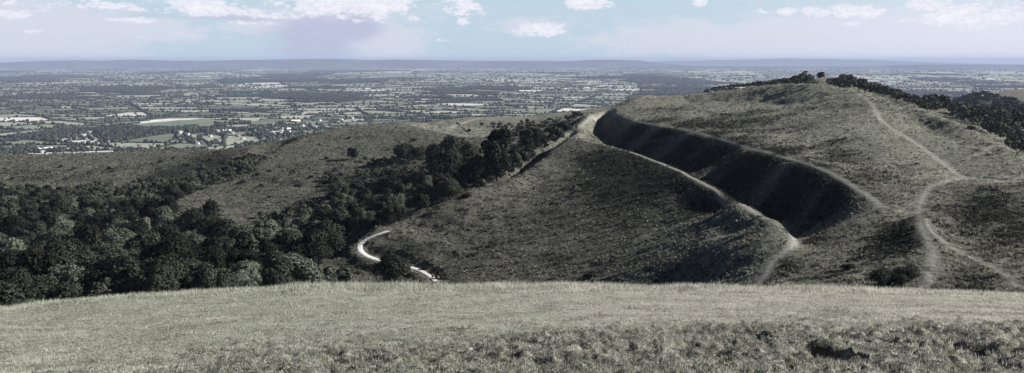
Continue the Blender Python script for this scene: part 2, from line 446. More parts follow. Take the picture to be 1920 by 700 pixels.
class NT:
    """short-hand for building node trees"""
    def __init__(s, tree): s.t = tree; s.n = tree.nodes; s.l = tree.links
    def node(s, kind, **kw):
        nd = s.n.new(kind)
        for k, v in kw.items(): setattr(nd, k, v)
        return nd
    def put(s, sock, val):
        if hasattr(val, 'is_output'): s.l.new(val, sock)
        elif isinstance(val, (tuple, list)) and len(val) == 3 and sock.type == 'RGBA': sock.default_value = (*val, 1)
        else: sock.default_value = val
    def math(s, op, a, b=0., c=0., clamp=False):
        nd = s.node('ShaderNodeMath', operation=op, use_clamp=clamp)
        s.put(nd.inputs[0], a); s.put(nd.inputs[1], b); s.put(nd.inputs[2], c)
        return nd.outputs[0]
    def mix(s, f, a, b, mode='MIX'):
        nd = s.node('ShaderNodeMix', data_type='RGBA', blend_type=mode)
        s.put(nd.inputs[0], f); s.put(nd.inputs[6], a); s.put(nd.inputs[7], b)
        return nd.outputs[2]
    def attr(s, name): return s.node('ShaderNodeAttribute', attribute_name=name).outputs['Fac']
    def noise(s, vec, scale, detail=3., rough=.55, dist=0.):
        nd = s.node('ShaderNodeTexNoise'); nd.inputs['Scale'].default_value = scale
        nd.inputs['Detail'].default_value = detail; nd.inputs['Roughness'].default_value = rough; nd.inputs['Distortion'].default_value = dist
        if vec is not None: s.l.new(vec, nd.inputs['Vector'])
        return nd.outputs['Fac']
    def ramp(s, f, a, b, lo=0., hi=1.):
        nd = s.node('ShaderNodeMapRange', interpolation_type='SMOOTHSTEP')
        s.put(nd.inputs[0], f); s.put(nd.inputs[1], a); s.put(nd.inputs[2], b); s.put(nd.inputs[3], lo); s.put(nd.inputs[4], hi)
        return nd.outputs[0]
    def scaled(s, vec, sc):
        nd = s.node('ShaderNodeVectorMath', operation='MULTIPLY'); s.put(nd.inputs[0], vec); nd.inputs[1].default_value = sc
        return nd.outputs[0]


def material(name, rough=.9, spec=.1):
    m = bpy.data.materials.new(name); m.use_nodes = True
    t = NT(m.node_tree); bs = m.node_tree.nodes['Principled BSDF']
    bs.inputs['Roughness'].default_value = rough; bs.inputs['Specular IOR Level'].default_value = spec
    return m, t, bs


def plain_mat(name, col, rough=.85, spec=.15, var=.25, scale=3.):
    m, t, bs = material(name, rough, spec)
    ob = t.node('ShaderNodeTexCoord').outputs['Object']
    n = t.noise(ob, scale, 4.)
    c = t.mix(t.ramp(n, .3, .7), tuple(x * (1 - var) for x in col), tuple(min(1, x * (1 + var)) for x in col))
    t.put(bs.inputs['Base Color'], c)
    return m


# ------------------------------------------------------------------ camera, sun, sky
cam = bpy.data.cameras.new('camera'); cam.sensor_width = 36; cam.lens = 36 * FPX / 1920
cam.clip_start = .5; cam.clip_end = 150000
co = link('camera', cam); co.location = (0, 0, 0); co.rotation_euler = (math.pi / 2 - PITCH, 0, 0)
scene.camera = co

SUN = Vector((.87, .15, .455)).normalized()
sl = bpy.data.lights.new('sun', 'SUN'); sl.energy = SUN_E if 'SUN_E' in globals() else 5.0
sl.angle = R(.55); sl.color = (1, .975, .945)
so = link('sun', sl); so.location = (60, 20, 60); so.rotation_euler = SUN.to_track_quat('Z', 'Y').to_euler()

w = bpy.data.worlds.new('World'); scene.world = w; w.use_nodes = True
t = NT(w.node_tree); w.node_tree.nodes.clear()
out = t.node('ShaderNodeOutputWorld'); bg = t.node('ShaderNodeBackground'); t.l.new(bg.outputs[0], out.inputs[0])
sky = t.node('ShaderNodeTexSky', sky_type='NISHITA', sun_disc=False)
sky.sun_elevation = math.asin(SUN.z); sky.sun_rotation = math.atan2(SUN.x, SUN.y)
sky.altitude = 330; sky.air_density = .3; sky.dust_density = .3; sky.ozone_density = 1.5
SKY_K = .05
EXPO = .85
bg.inputs[1].default_value = SKY_K
tc = t.node('ShaderNodeTexCoord').outputs['Generated']
sx = t.node('ShaderNodeSeparateXYZ'); t.l.new(tc, sx.inputs[0])
X, Y, Z = sx.outputs
az = t.math('ARCTAN2', X, Y); el = t.math('ARCSINE', Z)
# U, V are azimuth and elevation in thousandths of a radian
U = t.math('MULTIPLY', az, 1000.); V = t.math('MULTIPLY', el, 1000.)


def azel(u, v):
    a, b = ray(u, v); a = float(a); b = float(b)
    return 1000 * math.atan2(a, 1), 1000 * math.asin(b / math.sqrt(1 + a * a + b * b))


cv = t.node('ShaderNodeCombineXYZ'); t.l.new(t.math('MULTIPLY', U, .012), cv.inputs[0]); t.l.new(t.math('MULTIPLY', V, .034), cv.inputs[1])
n1 = t.noise(cv.outputs[0], 1.0, 6., .6, .5)
cv2 = t.node('ShaderNodeCombineXYZ'); t.l.new(t.math('MULTIPLY', U, .05), cv2.inputs[0]); t.l.new(t.math('MULTIPLY', V, .11), cv2.inputs[1]); cv2.inputs[2].default_value = 7
cv3 = t.node('ShaderNodeCombineXYZ'); t.l.new(t.math('MULTIPLY', U, .16), cv3.inputs[0]); t.l.new(t.math('MULTIPLY', V, .30), cv3.inputs[1]); cv3.inputs[2].default_value = 3
n3 = t.noise(cv3.outputs[0], 1.0, 4., .6)
n2 = t.noise(cv2.outputs[0], 1.0, 5., .6)
nn = t.math('ADD', t.math('MULTIPLY', t.math('SUBTRACT', n1, .5), 1.6), t.math('ADD', t.math('MULTIPLY', t.math('SUBTRACT', n2, .5), 2.0), t.math('MULTIPLY', t.math('SUBTRACT', n3, .5), .9)))


def blobs(lst):
    s = None
    for (u, v, ru, rv, k) in lst:
        cu, cvv = azel(u, v)
        du = t.math('MULTIPLY', t.math('SUBTRACT', U, cu), FPX / 1000 / ru)
        dv = t.math('MULTIPLY', t.math('SUBTRACT', V, cvv), FPX / 1000 / rv)
        q = t.math('ADD', t.math('MULTIPLY', du, du), t.math('MULTIPLY', dv, dv))
        g = t.math('MULTIPLY', t.math('EXPONENT', t.math('MULTIPLY', q, -1.)), k)
        s = g if s is None else t.math('MAXIMUM', s, g)
    return s


def S(r, g, b):   # sRGB 0-255 to linear
    f = lambda c: (c / 255 / 12.92) if c <= 10 else ((c / 255 + .055) / 1.055) ** 2.4
    return (f(r), f(g), f(b))


def sk(r, g, b):
    return tuple(c / SKY_K / 2 ** EXPO for c in S(r, g, b))


# cool air low over the land: the clear sky scattered to a pale blue, from the Nishita sky's own gradient above it
low = t.ramp(V, 60., 130., 1., 0.)
base = t.mix(low, sky.outputs[0], sk(194, 214, 228))
veil = t.math('ADD', blobs([(60, 60, 190, 70, .9), (170, 100, 130, 28, .55), (730, 85, 80, 50, .8), (620, 30, 330, 40, .6), (1300, 75, 260, 45, .75), (1650, 80, 420, 60, 1.), (1900, 100, 400, 70, .9), (1000, 50, 90, 22, .7), (1100, 30, 120, 25, .4), (250, 55, 150, 26, .8), (480, 50, 110, 18, .6), (360, 66, 60, 12, .5), (140, 40, 60, 14, .6)]),
               t.math('MULTIPLY', nn, .45))
c = t.mix(t.ramp(veil, .22, .62, 0., .95), base, sk(216, 221, 234))
right = blobs([(1960, 70, 380, 120, 1.)])
c = t.mix(t.math('MULTIPLY', right, .75), c, sk(232, 235, 248))
rain = t.math('ADD', blobs([(590, 68, 80, 44, 1.2), (660, 52, 70, 34, 1.05), (580, 95, 110, 25, .9), (520, 62, 60, 20, .6), (560, 108, 120, 14, .6)]), t.math('MULTIPLY', nn, .28))
c = t.mix(t.ramp(rain, .3, .9, 0., .85), c, sk(190, 194, 221))
grey = t.math('ADD', blobs([(440, 34, 130, 9, 1.), (300, 30, 120, 8, .7), (640, 30, 60, 12, .8), (560, 18, 160, 8, .7), (1060, 25, 18, 6, .8), (1890, 20, 22, 10, .8), (850, 55, 30, 6, .6)]), t.math('MULTIPLY', nn, .7))
c = t.mix(t.ramp(grey, .5, 1., 0., .8), c, sk(196, 200, 220))
white = t.math('ADD', blobs([(1016, 56, 52, 15, 1.3), (865, 12, 40, 24, 1.1), (865, 40, 24, 12, 1.), (700, 6, 95, 30, 1.25), (610, 10, 130, 18, 1.1), (400, 18, 110, 15, 1.15), (330, 4, 120, 10, .9), (520, 30, 90, 8, .8), (780, 34, 40, 12, .7), (240, 38, 50, 7, .9), (180, 8, 110, 12, .9), (12, 28, 36, 9, 1.1), (10, 4, 60, 9, .7), (60, 58, 25, 4, .8), (240, 68, 40, 4, .6), (440, 42, 90, 6, .6),
                              (1095, 6, 50, 14, 1.3), (1312, 6, 20, 12, 1.), (1475, 22, 22, 10, 1.1), (1430, 22, 14, 7, .9), (1540, 24, 34, 11, 1.2), (1590, 22, 40, 13, 1.3), (1630, 26, 32, 14, 1.2), (1600, 46, 30, 8, .9), (1680, 38, 50, 9, .7),
                              (1790, 30, 55, 26, 1.2), (1860, 30, 70, 24, 1.1), (1740, 10, 60, 16, 1.1), (1810, 40, 60, 14, 1.2), (1230, 66, 30, 5, .4), (1180, 74, 30, 5, .4), (835, 76, 30, 5, .6), (900, 74, 20, 4, .6), (700, 40, 60, 6, .6), (350, 60, 40, 10, .35)]),
                t.math('MULTIPLY', nn, .95))
c = t.mix(t.ramp(white, .47, .92), c, t.mix(t.ramp(n3, .35, .6), sk(229, 231, 243), sk(240, 241, 251)))
c = t.mix(t.ramp(white, 1.0, 1.5), c, sk(247, 247, 254))
# above the band the photograph can see, a clear Nishita sky, kept dim with thin air to deepen shadows
c = t.mix(t.ramp(V, 85., 130.), c, sky.outputs[0])
t.l.new(c, bg.inputs[0])

scene.view_settings.view_transform = 'Standard'; scene.view_settings.look = 'None'
scene.view_settings.exposure = EXPO; scene.view_settings.gamma = 1; scene.view_settings.use_curve_mapping = False
scene.render.engine = 'CYCLES'
scene.cycles.max_bounces = 5; scene.cycles.diffuse_bounces = 1; scene.cycles.transparent_max_bounces = 4
scene.cycles.volume_bounces = 0
scene.cycles.use_denoising = True
scene.cycles.use_adaptive_sampling = True; scene.cycles.adaptive_threshold = .02

# ------------------------------------------------------------------ ground sheet
a1 = np.arange(-.64, .6401, .0016)
aL = -.64 - np.cumsum(np.linspace(.002, .03, 40)); aR = .64 + np.cumsum(np.linspace(.002, .03, 40))
AA = np.r_[aL[::-1], a1, aR]
rows = [-6.]
while rows[-1] < 14: rows.append(rows[-1] + .4)
while rows[-1] < 52: rows.append(rows[-1] * 1.006)
while rows[-1] < 100: rows.append(rows[-1] * 1.015)
while rows[-1] < 720: rows.append(rows[-1] * 1.0052)
while rows[-1] < 2280: rows.append(rows[-1] * 1.014)
YY = np.array(rows)
GX = AA[None, :] * (YY[:, None] + 12.); GY = np.repeat(YY[:, None], len(AA), 1)
keep_x = GX.ravel(); keep_y = GY.ravel()
GZ = ground_h(keep_x, keep_y)
gx, gy = keep_x, keep_y

far = sstep(60, 90, gy)
# dark bracken and heather, plus shade painted on ditch face, gully and bank sides
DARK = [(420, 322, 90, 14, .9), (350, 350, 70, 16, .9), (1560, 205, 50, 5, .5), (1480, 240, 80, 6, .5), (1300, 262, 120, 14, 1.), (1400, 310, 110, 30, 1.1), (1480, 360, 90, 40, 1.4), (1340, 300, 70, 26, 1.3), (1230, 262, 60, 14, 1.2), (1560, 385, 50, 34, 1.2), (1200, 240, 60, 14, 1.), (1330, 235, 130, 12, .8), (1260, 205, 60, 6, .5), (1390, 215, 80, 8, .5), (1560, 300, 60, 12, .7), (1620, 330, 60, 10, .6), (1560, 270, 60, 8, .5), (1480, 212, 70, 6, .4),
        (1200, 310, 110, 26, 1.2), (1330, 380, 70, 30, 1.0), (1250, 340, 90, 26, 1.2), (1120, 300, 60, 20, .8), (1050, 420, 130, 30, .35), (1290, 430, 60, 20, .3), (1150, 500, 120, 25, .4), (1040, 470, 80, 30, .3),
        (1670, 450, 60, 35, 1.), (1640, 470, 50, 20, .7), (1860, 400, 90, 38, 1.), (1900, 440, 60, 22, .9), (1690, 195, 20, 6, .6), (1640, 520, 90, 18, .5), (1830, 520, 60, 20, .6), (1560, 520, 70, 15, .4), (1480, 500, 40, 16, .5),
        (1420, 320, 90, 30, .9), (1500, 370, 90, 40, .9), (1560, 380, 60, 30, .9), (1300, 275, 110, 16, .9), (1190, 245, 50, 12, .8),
        (740, 340, 150, 30, .8), (850, 350, 100, 25, .8), (100, 330, 160, 20, .35), (350, 330, 120, 20, .5), (620, 350, 60, 20, .5), (520, 330, 120, 30, .35), (660, 500, 50, 20, .55), (800, 280, 120, 10, .4),
        (760, 470, 60, 18, .5), (880, 480, 90, 30, .3), (720, 260, 120, 12, .2)]
bracken_shade = blob_mask(gx, gy, GZ, DARK)
bracken_shade = np.clip(bracken_shade + far * (-.02 + .36 * fbm(gx / 16, gy / 16, 61, 3)), 0, 1) * far
GREEN = [(1700, 265, 90, 26, 1.), (1760, 300, 60, 20, .9), (1640, 200, 40, 14, .8), (1570, 225, 90, 16, .5), (1600, 410, 60, 16, .9), (1500, 470, 60, 14, .7), (1100, 235, 40, 14, .7), (1090, 250, 24, 8, .8),
                               (960, 235, 120, 10, .9), (880, 250, 80, 10, .7), (700, 236, 120, 5, .5), (560, 262, 80, 5, .4), (300, 284, 260, 4, .5), (50, 289, 70, 6, 1.3), (1340, 338, 34, 8, .9), (1450, 420, 34, 16, .9), (1440, 450, 34, 16, .5), (1300, 196, 130, 8, .6), (1560, 170, 120, 8, .6), (1760, 225, 60, 14, .5), (1850, 320, 70, 14, .6), (1612, 205, 40, 12, .9), (1655, 235, 60, 14, 1.), (1590, 185, 30, 8, .7)]
green = blob_mask(gx, gy, GZ, GREEN)
# greener turf mixed through the near bank, to the left
near = 1 - far
green = np.maximum(green, near * sstep(.05, .5, .35 - gx * .022 + .5 * fbm(gx / 5, gy / 5, 71, 3)))
wear_and_rim = np.zeros(gx.shape)
for (Q, wd, k) in TRAILS_AND_RIM:
    d = dist_to([Q], gx, gy, 8.)
    wob = 1 + .5 * fbm(gx / 3, gy / 3, 81, 3)
    wear_and_rim = np.maximum(wear_and_rim, min(1., k) * np.exp(-(d / (wd * .62 * wob)) ** 2))
    green = np.maximum(green, .45 * np.exp(-(d / (wd * 1.7)) ** 2) * far)
d = dist_to([GRAVEL], gx, gy, 8.)
wear_and_rim = np.maximum(wear_and_rim, .5 * np.exp(-(d / 1.7) ** 2))
soil_shade = np.zeros(gx.shape)  # bare earth, with the shade inside the hollows painted in
for (c_, a_, b_, d_) in HOLLOWS:
    if d_ > .5: soil_shade = np.maximum(soil_shade, np.exp(-(((gx - c_[0]) / a_ / 1.05) ** 2 + ((gy - c_[1]) / b_ / 1.05) ** 2) ** 3))
def pale_f(x, y):
    """paler turf, with sunlight painted in on the upper hill and spur crest"""
    p = sstep(48, 75, x + .12 * (y - 300) + 10 * gnoise(x / 22, y / 22, 121)) * sstep(188, 225, y) * sstep(560, 480, y)
    p = np.maximum(p, sstep(9, 3, dist_to([TRAILS_AND_RIM[0][0]], x, y, 12.)))
    p = np.maximum(p, .45 * sstep(20, 40, x) * sstep(100, 112, y) * sstep(225, 190, y))
    return np.maximum(p, .7 * sstep(500, 560, y))


pale = np.maximum(pale_f(gx, gy), blob_mask(gx, gy, GZ, [(40, 289, 80, 5, 1.6), (700, 236, 120, 5, .5), (930, 235, 120, 12, .8)])) * (1 - .9 * np.clip(bracken_shade, 0, 1))
rg = sstep(28, 22.5, gy + 2.2 * gnoise(gx / 6, gy / 6, 9) - .10 * np.clip(gx, -12, 4)) * sstep(-12, -3, gx)
soil_shade = np.maximum(soil_shade, .65 * rg * sstep(.26, .08, np.abs(fbm(gx / .62, gy / .55, 31, 3))))  # gaps between the lumps darkened to paint in their shade
bracken_shade *= (1 - .9 * wear_and_rim) * (1 - .8 * green * far)
dry = np.clip(.5 + .9 * fbm(gx / 9, gy / 9, 91, 3), 0, 1)
nr, nc = GX.shape
i = np.arange(nr - 1)[:, None] * nc + np.arange(nc - 1)[None, :]
F = np.stack([i, i + 1, i + nc + 1, i + nc], -1).reshape(-1, 4)

m, t, bs = material('hill_turf', .95, .05)
pos = t.node('ShaderNodeNewGeometry').outputs['Position']
f_far = t.attr('far')
n_big = t.noise(pos, .12, 4., .6); n_mid = t.noise(t.scaled(pos, (.5, .95, 1.)), .75, 5., .65); n_fin = t.noise(t.scaled(pos, (.75, 1.1, 1.)), 2.6, 4., .7)
n_near = t.noise(pos, 9., 5., .75); n_nm = t.noise(pos, 1.6, 4., .6, .4)
dryc = t.mix(t.ramp(n_mid, .35, .66), (.048, .050, .039), (.175, .173, .143))
dryc = t.mix(t.math('MULTIPLY', t.ramp(n_fin, .5, .75), .5), dryc, (.27, .265, .21))
dryc = t.mix(t.attr('pale'), dryc, t.mix(1., dryc, (2.1, 2.1, 2.1), 'MULTIPLY'))  # sunlit look of the upper hill put in by lightening its turf colour
drk = t.math('ADD', t.attr('bracken_shade'), t.math('MULTIPLY', t.math('SUBTRACT', n_mid, .5), 2.2))
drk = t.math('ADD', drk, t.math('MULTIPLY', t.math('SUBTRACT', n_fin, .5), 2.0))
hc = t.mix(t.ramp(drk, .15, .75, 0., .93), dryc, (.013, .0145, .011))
hc = t.mix(t.math('MULTIPLY', t.attr('green'), .62), hc, t.mix(n_mid, (.085, .095, .068), (.155, .165, .125)))
wc = t.mix(n_fin, (.22, .215, .18), (.42, .41, .36))
hc = t.mix(t.math('MULTIPLY', t.attr('wear_and_rim'), t.ramp(n_mid, .1, .6, .65, 1.)), hc, wc)
# near bank: bleached grass over greener turf
nc_ = t.mix(t.ramp(n_near, .3, .7), (.24, .23, .19), (.50, .48, .41))
ng = t.mix(t.ramp(n_near, .3, .7), (.16, .18, .13), (.36, .385, .30))
nc_ = t.mix(t.ramp(t.math('ADD', t.math('MULTIPLY', t.attr('green'), .6), t.math('MULTIPLY', t.math('SUBTRACT', n_nm, .5), .8)), .2, .9), nc_, ng)
nc_ = t.mix(t.attr('soil_shade'), nc_, (.022, .02, .016))
t.put(bs.inputs['Base Color'], t.mix(f_far, nc_, hc))
bp = t.node('ShaderNodeBump'); bp.inputs['Strength'].default_value = .9; bp.inputs['Distance'].default_value = 1.7
hgt = t.mix(f_far, t.math('MULTIPLY', n_near, .10), t.math('ADD', t.math('MULTIPLY', n_mid, .8), t.math('MULTIPLY', n_fin, .35)))
t.l.new(hgt, bp.inputs['Height']); t.l.new(bp.outputs[0], bs.inputs['Normal'])
TURF = m

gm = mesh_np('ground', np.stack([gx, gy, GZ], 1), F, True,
             {'far': ('POINT', far), 'bracken_shade': ('POINT', bracken_shade), 'green': ('POINT', green), 'wear_and_rim': ('POINT', wear_and_rim), 'soil_shade': ('POINT', soil_shade), 'pale': ('POINT', pale)}, [TURF])
ground = tag(link('ground', gm), kind='structure')

# ------------------------------------------------------------------ gravel path, draped strip with real thickness
def strip(name, Q, width, mat, lift=.07, seed=0):
    T = np.gradient(Q, axis=0); T /= np.hypot(T[:, 0], T[:, 1])[:, None] + 1e-9
    N = np.stack([-T[:, 1], T[:, 0]], 1)
    s = np.arange(len(Q))
    cols = []
    for k, o in enumerate(np.linspace(-1, 1, 7)):
        wob = 1 + (.16 * gnoise(s / 3.1, s * 0 + k // 4, seed + (o > 0)) if abs(o) > .9 else 0)
        p = Q + N * (o * width / 2 * wob)[:, None] if np.ndim(wob) else Q + N * (o * width / 2)
        z = ground_h(p[:, 0], p[:, 1]) + (lift * (1 - .3 * o * o) if abs(o) < .95 else -.10)
        cols.append(np.c_[p, z])
    V = np.stack(cols, 1).reshape(-1, 3); n = 7
    i = np.arange(len(Q) - 1)[:, None] * n + np.arange(n - 1)[None, :]
    Fs = np.stack([i, i + 1, i + n + 1, i + n], -1).reshape(-1, 4)
    return mesh_np(name, V, Fs, True, None, [mat])


m, t, bs = material('pale_gravel', .95, .05)
pos = t.node('ShaderNodeNewGeometry').outputs['Position']
t.put(bs.inputs['Base Color'], t.mix(t.noise(pos, 1.4, 5., .7), (.42, .41, .38), (.70, .69, .66)))
GRAV = m
tag(link('gravel_path', strip('gravel_path', GRAVEL, 1.9, GRAV, .16)), kind='structure')

# ------------------------------------------------------------------ the plain: fields parted by hedges, far ridge
ZP = -251.


def plain_h(x, y):
    x = np.asarray(x, float); y = np.asarray(y, float)
    z = ZP + 5 * fbm(x / 1400, y / 1400, 101, 3)
    # low wooded swells far out
    for (u, v, d, rx, ry, h) in SWELLS:
        a, b = ray(u, v); cx = float(a) * d
        z = z + h * np.exp(-((x - cx) / rx) ** 2 - ((y - d) / ry) ** 2)
    return z


SWELLS = [(330, 232, 2900, 330, 330, 16), (560, 235, 2750, 220, 250, 10), (790, 133, 14500, 1500, 1000, 62), (1040, 138, 13500, 1300, 800, 40), (1350, 132, 15500, 1500, 1000, 60), (1180, 142, 11000, 1500, 700, 26),
          (860, 222, 3300, 300, 350, 18), (480, 150, 9500, 1500, 600, 18), (1700, 145, 12000, 2500, 900, 45), (1880, 135, 15000, 2500, 900, 50), (180, 165, 7200, 900, 500, 14), (1000, 165, 7300, 800, 500, 16)]

rf = random.Random(11)


def split(poly, out):
    cx = sum(p[0] for p in poly) / len(poly); cy = sum(p[1] for p in poly) / len(poly)
    ar = abs(sum(poly[i][0] * poly[(i + 1) % len(poly)][1] - poly[(i + 1) % len(poly)][0] * poly[i][1] for i in range(len(poly)))) / 2
    d = math.hypot(cx, cy)
    lim = (185 + max(0, d - 3000) * .036) ** 2
    if ar < lim * rf.uniform(.7, 2.2) or ar < 6000:
        out.append(poly); return
    # cut across the long axis, at a slant
    xs = np.array(poly); c = xs - xs.mean(0); w_, v_ = np.linalg.eigh(c.T @ c)
    ax = v_[:, 1]; ang = math.atan2(ax[1], ax[0]) + rf.gauss(0, .22)
    nx_, ny_ = math.cos(ang), math.sin(ang)
    sh = rf.uniform(-.16, .16) * math.sqrt(ar)
    off = (cx * nx_ + cy * ny_) + sh
    A, B = [], []
    n = len(poly)
    for i in range(n):
        p, q = poly[i], poly[(i + 1) % n]
        dp = p[0] * nx_ + p[1] * ny_ - off; dq = q[0] * nx_ + q[1] * ny_ - off
        (A if dp >= 0 else B).append(p)
        if dp * dq < 0:
            t_ = dp / (dp - dq); r = (p[0] + t_ * (q[0] - p[0]), p[1] + t_ * (q[1] - p[1]))
            A.append(r); B.append(r)
    if len(A) < 3 or len(B) < 3: out.append(poly); return
    split(A, out); split(B, out)


FIELDS = []
split([(-1900, 1250), (1900, 1250), (21500, 27500), (-21500, 27500)], FIELDS)
FV, FF, FM, HEDGE = [], [], [], []
FA = []
fcol = []
for poly in FIELDS:
    cx = sum(p[0] for p in poly) / len(poly); cy = sum(p[1] for p in poly) / len(poly)
    d = cy
    # fine enough edges to follow the swells
    pts = []
    for i in range(len(poly)):
        p, q = poly[i], poly[(i + 1) % len(poly)]
        Ln = math.hypot(q[0] - p[0], q[1] - p[1]); k = max(1, int(Ln / (90 + d * .02)))
        for j in range(k): pts.append((p[0] + (q[0] - p[0]) * j / k, p[1] + (q[1] - p[1]) * j / k))
        HEDGE.append((p, q))
    r = rf.random()
    wood = float(gnoise(np.array([cx / (700 + d * .05)]), np.array([cy / (1100 + d * .12)]), 201)[0]) + rf.gauss(0, .22)
    if wood > (.36 if cy < 8000 else .52) and cy > 2700: kind = 3          # copse
    elif r < .045: kind = 2           # ripe or stubble
    elif r < .45: kind = 1
    else: kind = 0
    FA.append((cx, cy, kind, poly))
    b0 = len(FV)
    FV.append((cx, cy)); FV.extend(pts)
    for j in range(len(pts)):
        FF.append((b0, b0 + 1 + j, b0 + 1 + (j + 1) % len(pts))); FM.append(kind); fcol.append(rf.random() if j == 0 else fcol[-1])
FV = np.array(FV)
FZ = plain_h(FV[:, 0], FV[:, 1])
m, t, bs = material('farm_fields', .95, .05)
pos = t.node('ShaderNodeNewGeometry').outputs['Position']
tone = t.attr('tone'); kd = t.attr('crop')
pasture = t.mix(tone, (.105, .128, .09), (.25, .275, .20))
hay = t.mix(tone, (.27, .285, .22), (.42, .42, .34))
ripe = t.mix(tone, (.55, .54, .48), (.75, .73, .67))
c = t.mix(t.ramp(kd, .4, .6), pasture, hay); c = t.mix(t.ramp(kd, 1.4, 1.6), c, ripe); c = t.mix(t.ramp(kd, 2.4, 2.6), c, (.032, .038, .026))
nz = t.noise(t.scaled(pos, (1, .35, 1)), .011, 4., .6)
c = t.mix(t.ramp(nz, .35, .7, 0., .35), c, t.mix(.5, c, (.06, .07, .045)))
t.put(bs.inputs['Base Color'], c)
me = mesh_np('farm_fields', np.c_[FV, FZ], np.array(FF), False, {'crop': ('FACE', np.array(FM, float)), 'tone': ('FACE', np.array(fcol))}, [m])
tag(link('farmland', me), kind='structure')

# land beyond the fields and under everything, to the horizon
under, t, bs = material('distant_land', .95, .05)
pos = t.node('ShaderNodeNewGeometry').outputs['Position']
n1 = t.noise(t.scaled(pos, (1, .6, 1)), .0011, 6., .7)
t.put(bs.inputs['Base Color'], t.mix(t.ramp(n1, .4, .62), (.045, .052, .036), (.22, .235, .17)))
ys = np.r_[-300., 600, 1300, np.geomspace(2000, 44500, 120)]
xs = np.linspace(-1.02, 1.02, 160)
gx_, gy_ = np.meshgrid(xs, ys); px_ = gx_ * (gy_ + 1500)
z = ZP - 9 + 4 * fbm(px_ / 3000, gy_ / 3000, 111, 3)
i = np.arange(len(ys) - 1)[:, None] * len(xs) + np.arange(len(xs) - 1)[None, :]
Fq = np.stack([i, i + 1, i + len(xs) + 1, i + len(xs)], -1).reshape(-1, 4)
tag(link('far_land', mesh_np('far_land', np.stack([px_, gy_, z], -1).reshape(-1, 3), Fq, True, None, [under])), kind='structure')

# the long ridges on the skyline: crest heights read off the photo
def ridge(name, pts, d0, depth, seed, mat, back=6000):
    us = np.array([p[0] for p in pts], float); vs = np.array([p[1] for p in pts], float)
    a, b = ray(us, vs)
    xk = a * d0; zk = b * d0
    xs = np.linspace(xk[0], xk[-1], 900)
    zc = np.interp(xs, xk, zk) + 14 * fbm(xs / 1800, xs * 0, seed, 4) * (d0 / 30000)
    prof = np.array([0, .08, .2, .4, .62, .8, .92, 1., .98, .5, 0]); yy = np.array([-1, -.8, -.62, -.45, -.3, -.18, -.08, 0, .15, .6, 1.]) * depth
    V = []
    for k, (p, dy) in enumerate(zip(prof, yy)):
        wob = depth * .12 * gnoise(xs / 2600, xs * 0 + k * .7, seed + 3) * (1 if 0 < k < 7 else 0)
        zz = ZP - 12 + (zc - ZP + 12) * np.clip(p + .07 * gnoise(xs / 1500, xs * 0 + k * .9, seed + 5) * (1 if 0 < k < 7 else 0), 0, 1.)
        V.append(np.c_[xs, d0 + dy + wob, zz])
    V = np.stack(V, 0); n = len(xs)
    i = np.arange(len(prof) - 1)[:, None] * n + np.arange(n - 1)[None, :]
    Fq = np.stack([i, i + 1, i + n + 1, i + n], -1).reshape(-1, 4)
    tag(link(name, mesh_np(name, V.reshape(-1, 3), Fq, True, None, [mat])), kind='structure')


rm, t, bs = material('ridge_land', .95, .05)
pos = t.node('ShaderNodeNewGeometry').outputs['Position']
n1 = t.noise(t.scaled(pos, (1, .5, 2.5)), .0009, 7., .72); n2 = t.noise(t.scaled(pos, (1, .5, 3)), .0025, 4., .7)
c = t.mix(t.ramp(n1, .45, .7), (.045, .052, .038), (.15, .165, .12)); c = t.mix(t.ramp(n2, .72, .8, 0., .6), c, (.5, .5, .45))
t.put(bs.inputs['Base Color'], c)
ridge('far_hills', [(-900, 123), (-300, 121), (0, 118), (60, 115), (150, 113), (200, 114), (245, 112), (330, 114), (400, 114), (440, 113), (500, 112), (560, 111), (640, 111), (700, 113), (740, 112), (800, 113), (880, 114), (1000, 114.5), (1060, 115), (1100, 113), (1140, 112), (1200, 114), (1230, 118), (1270, 122), (1330, 126)],
      27500, 2600, 300, rm)
ridge('far_hills', [(1120, 119), (1200, 116), (1300, 114), (1400, 112), (1480, 110), (1540, 111), (1650, 113), (1750, 117), (1850, 120), (2000, 121), (2400, 124)], 41000, 2500, 340, rm)
ridge('far_hills', [(1180, 126), (1280, 124), (1400, 125), (1500, 124.5), (1620, 125), (1700, 122), (1780, 121), (1900, 122), (2100, 121), (2600, 124)], 24500, 1800, 380, rm)

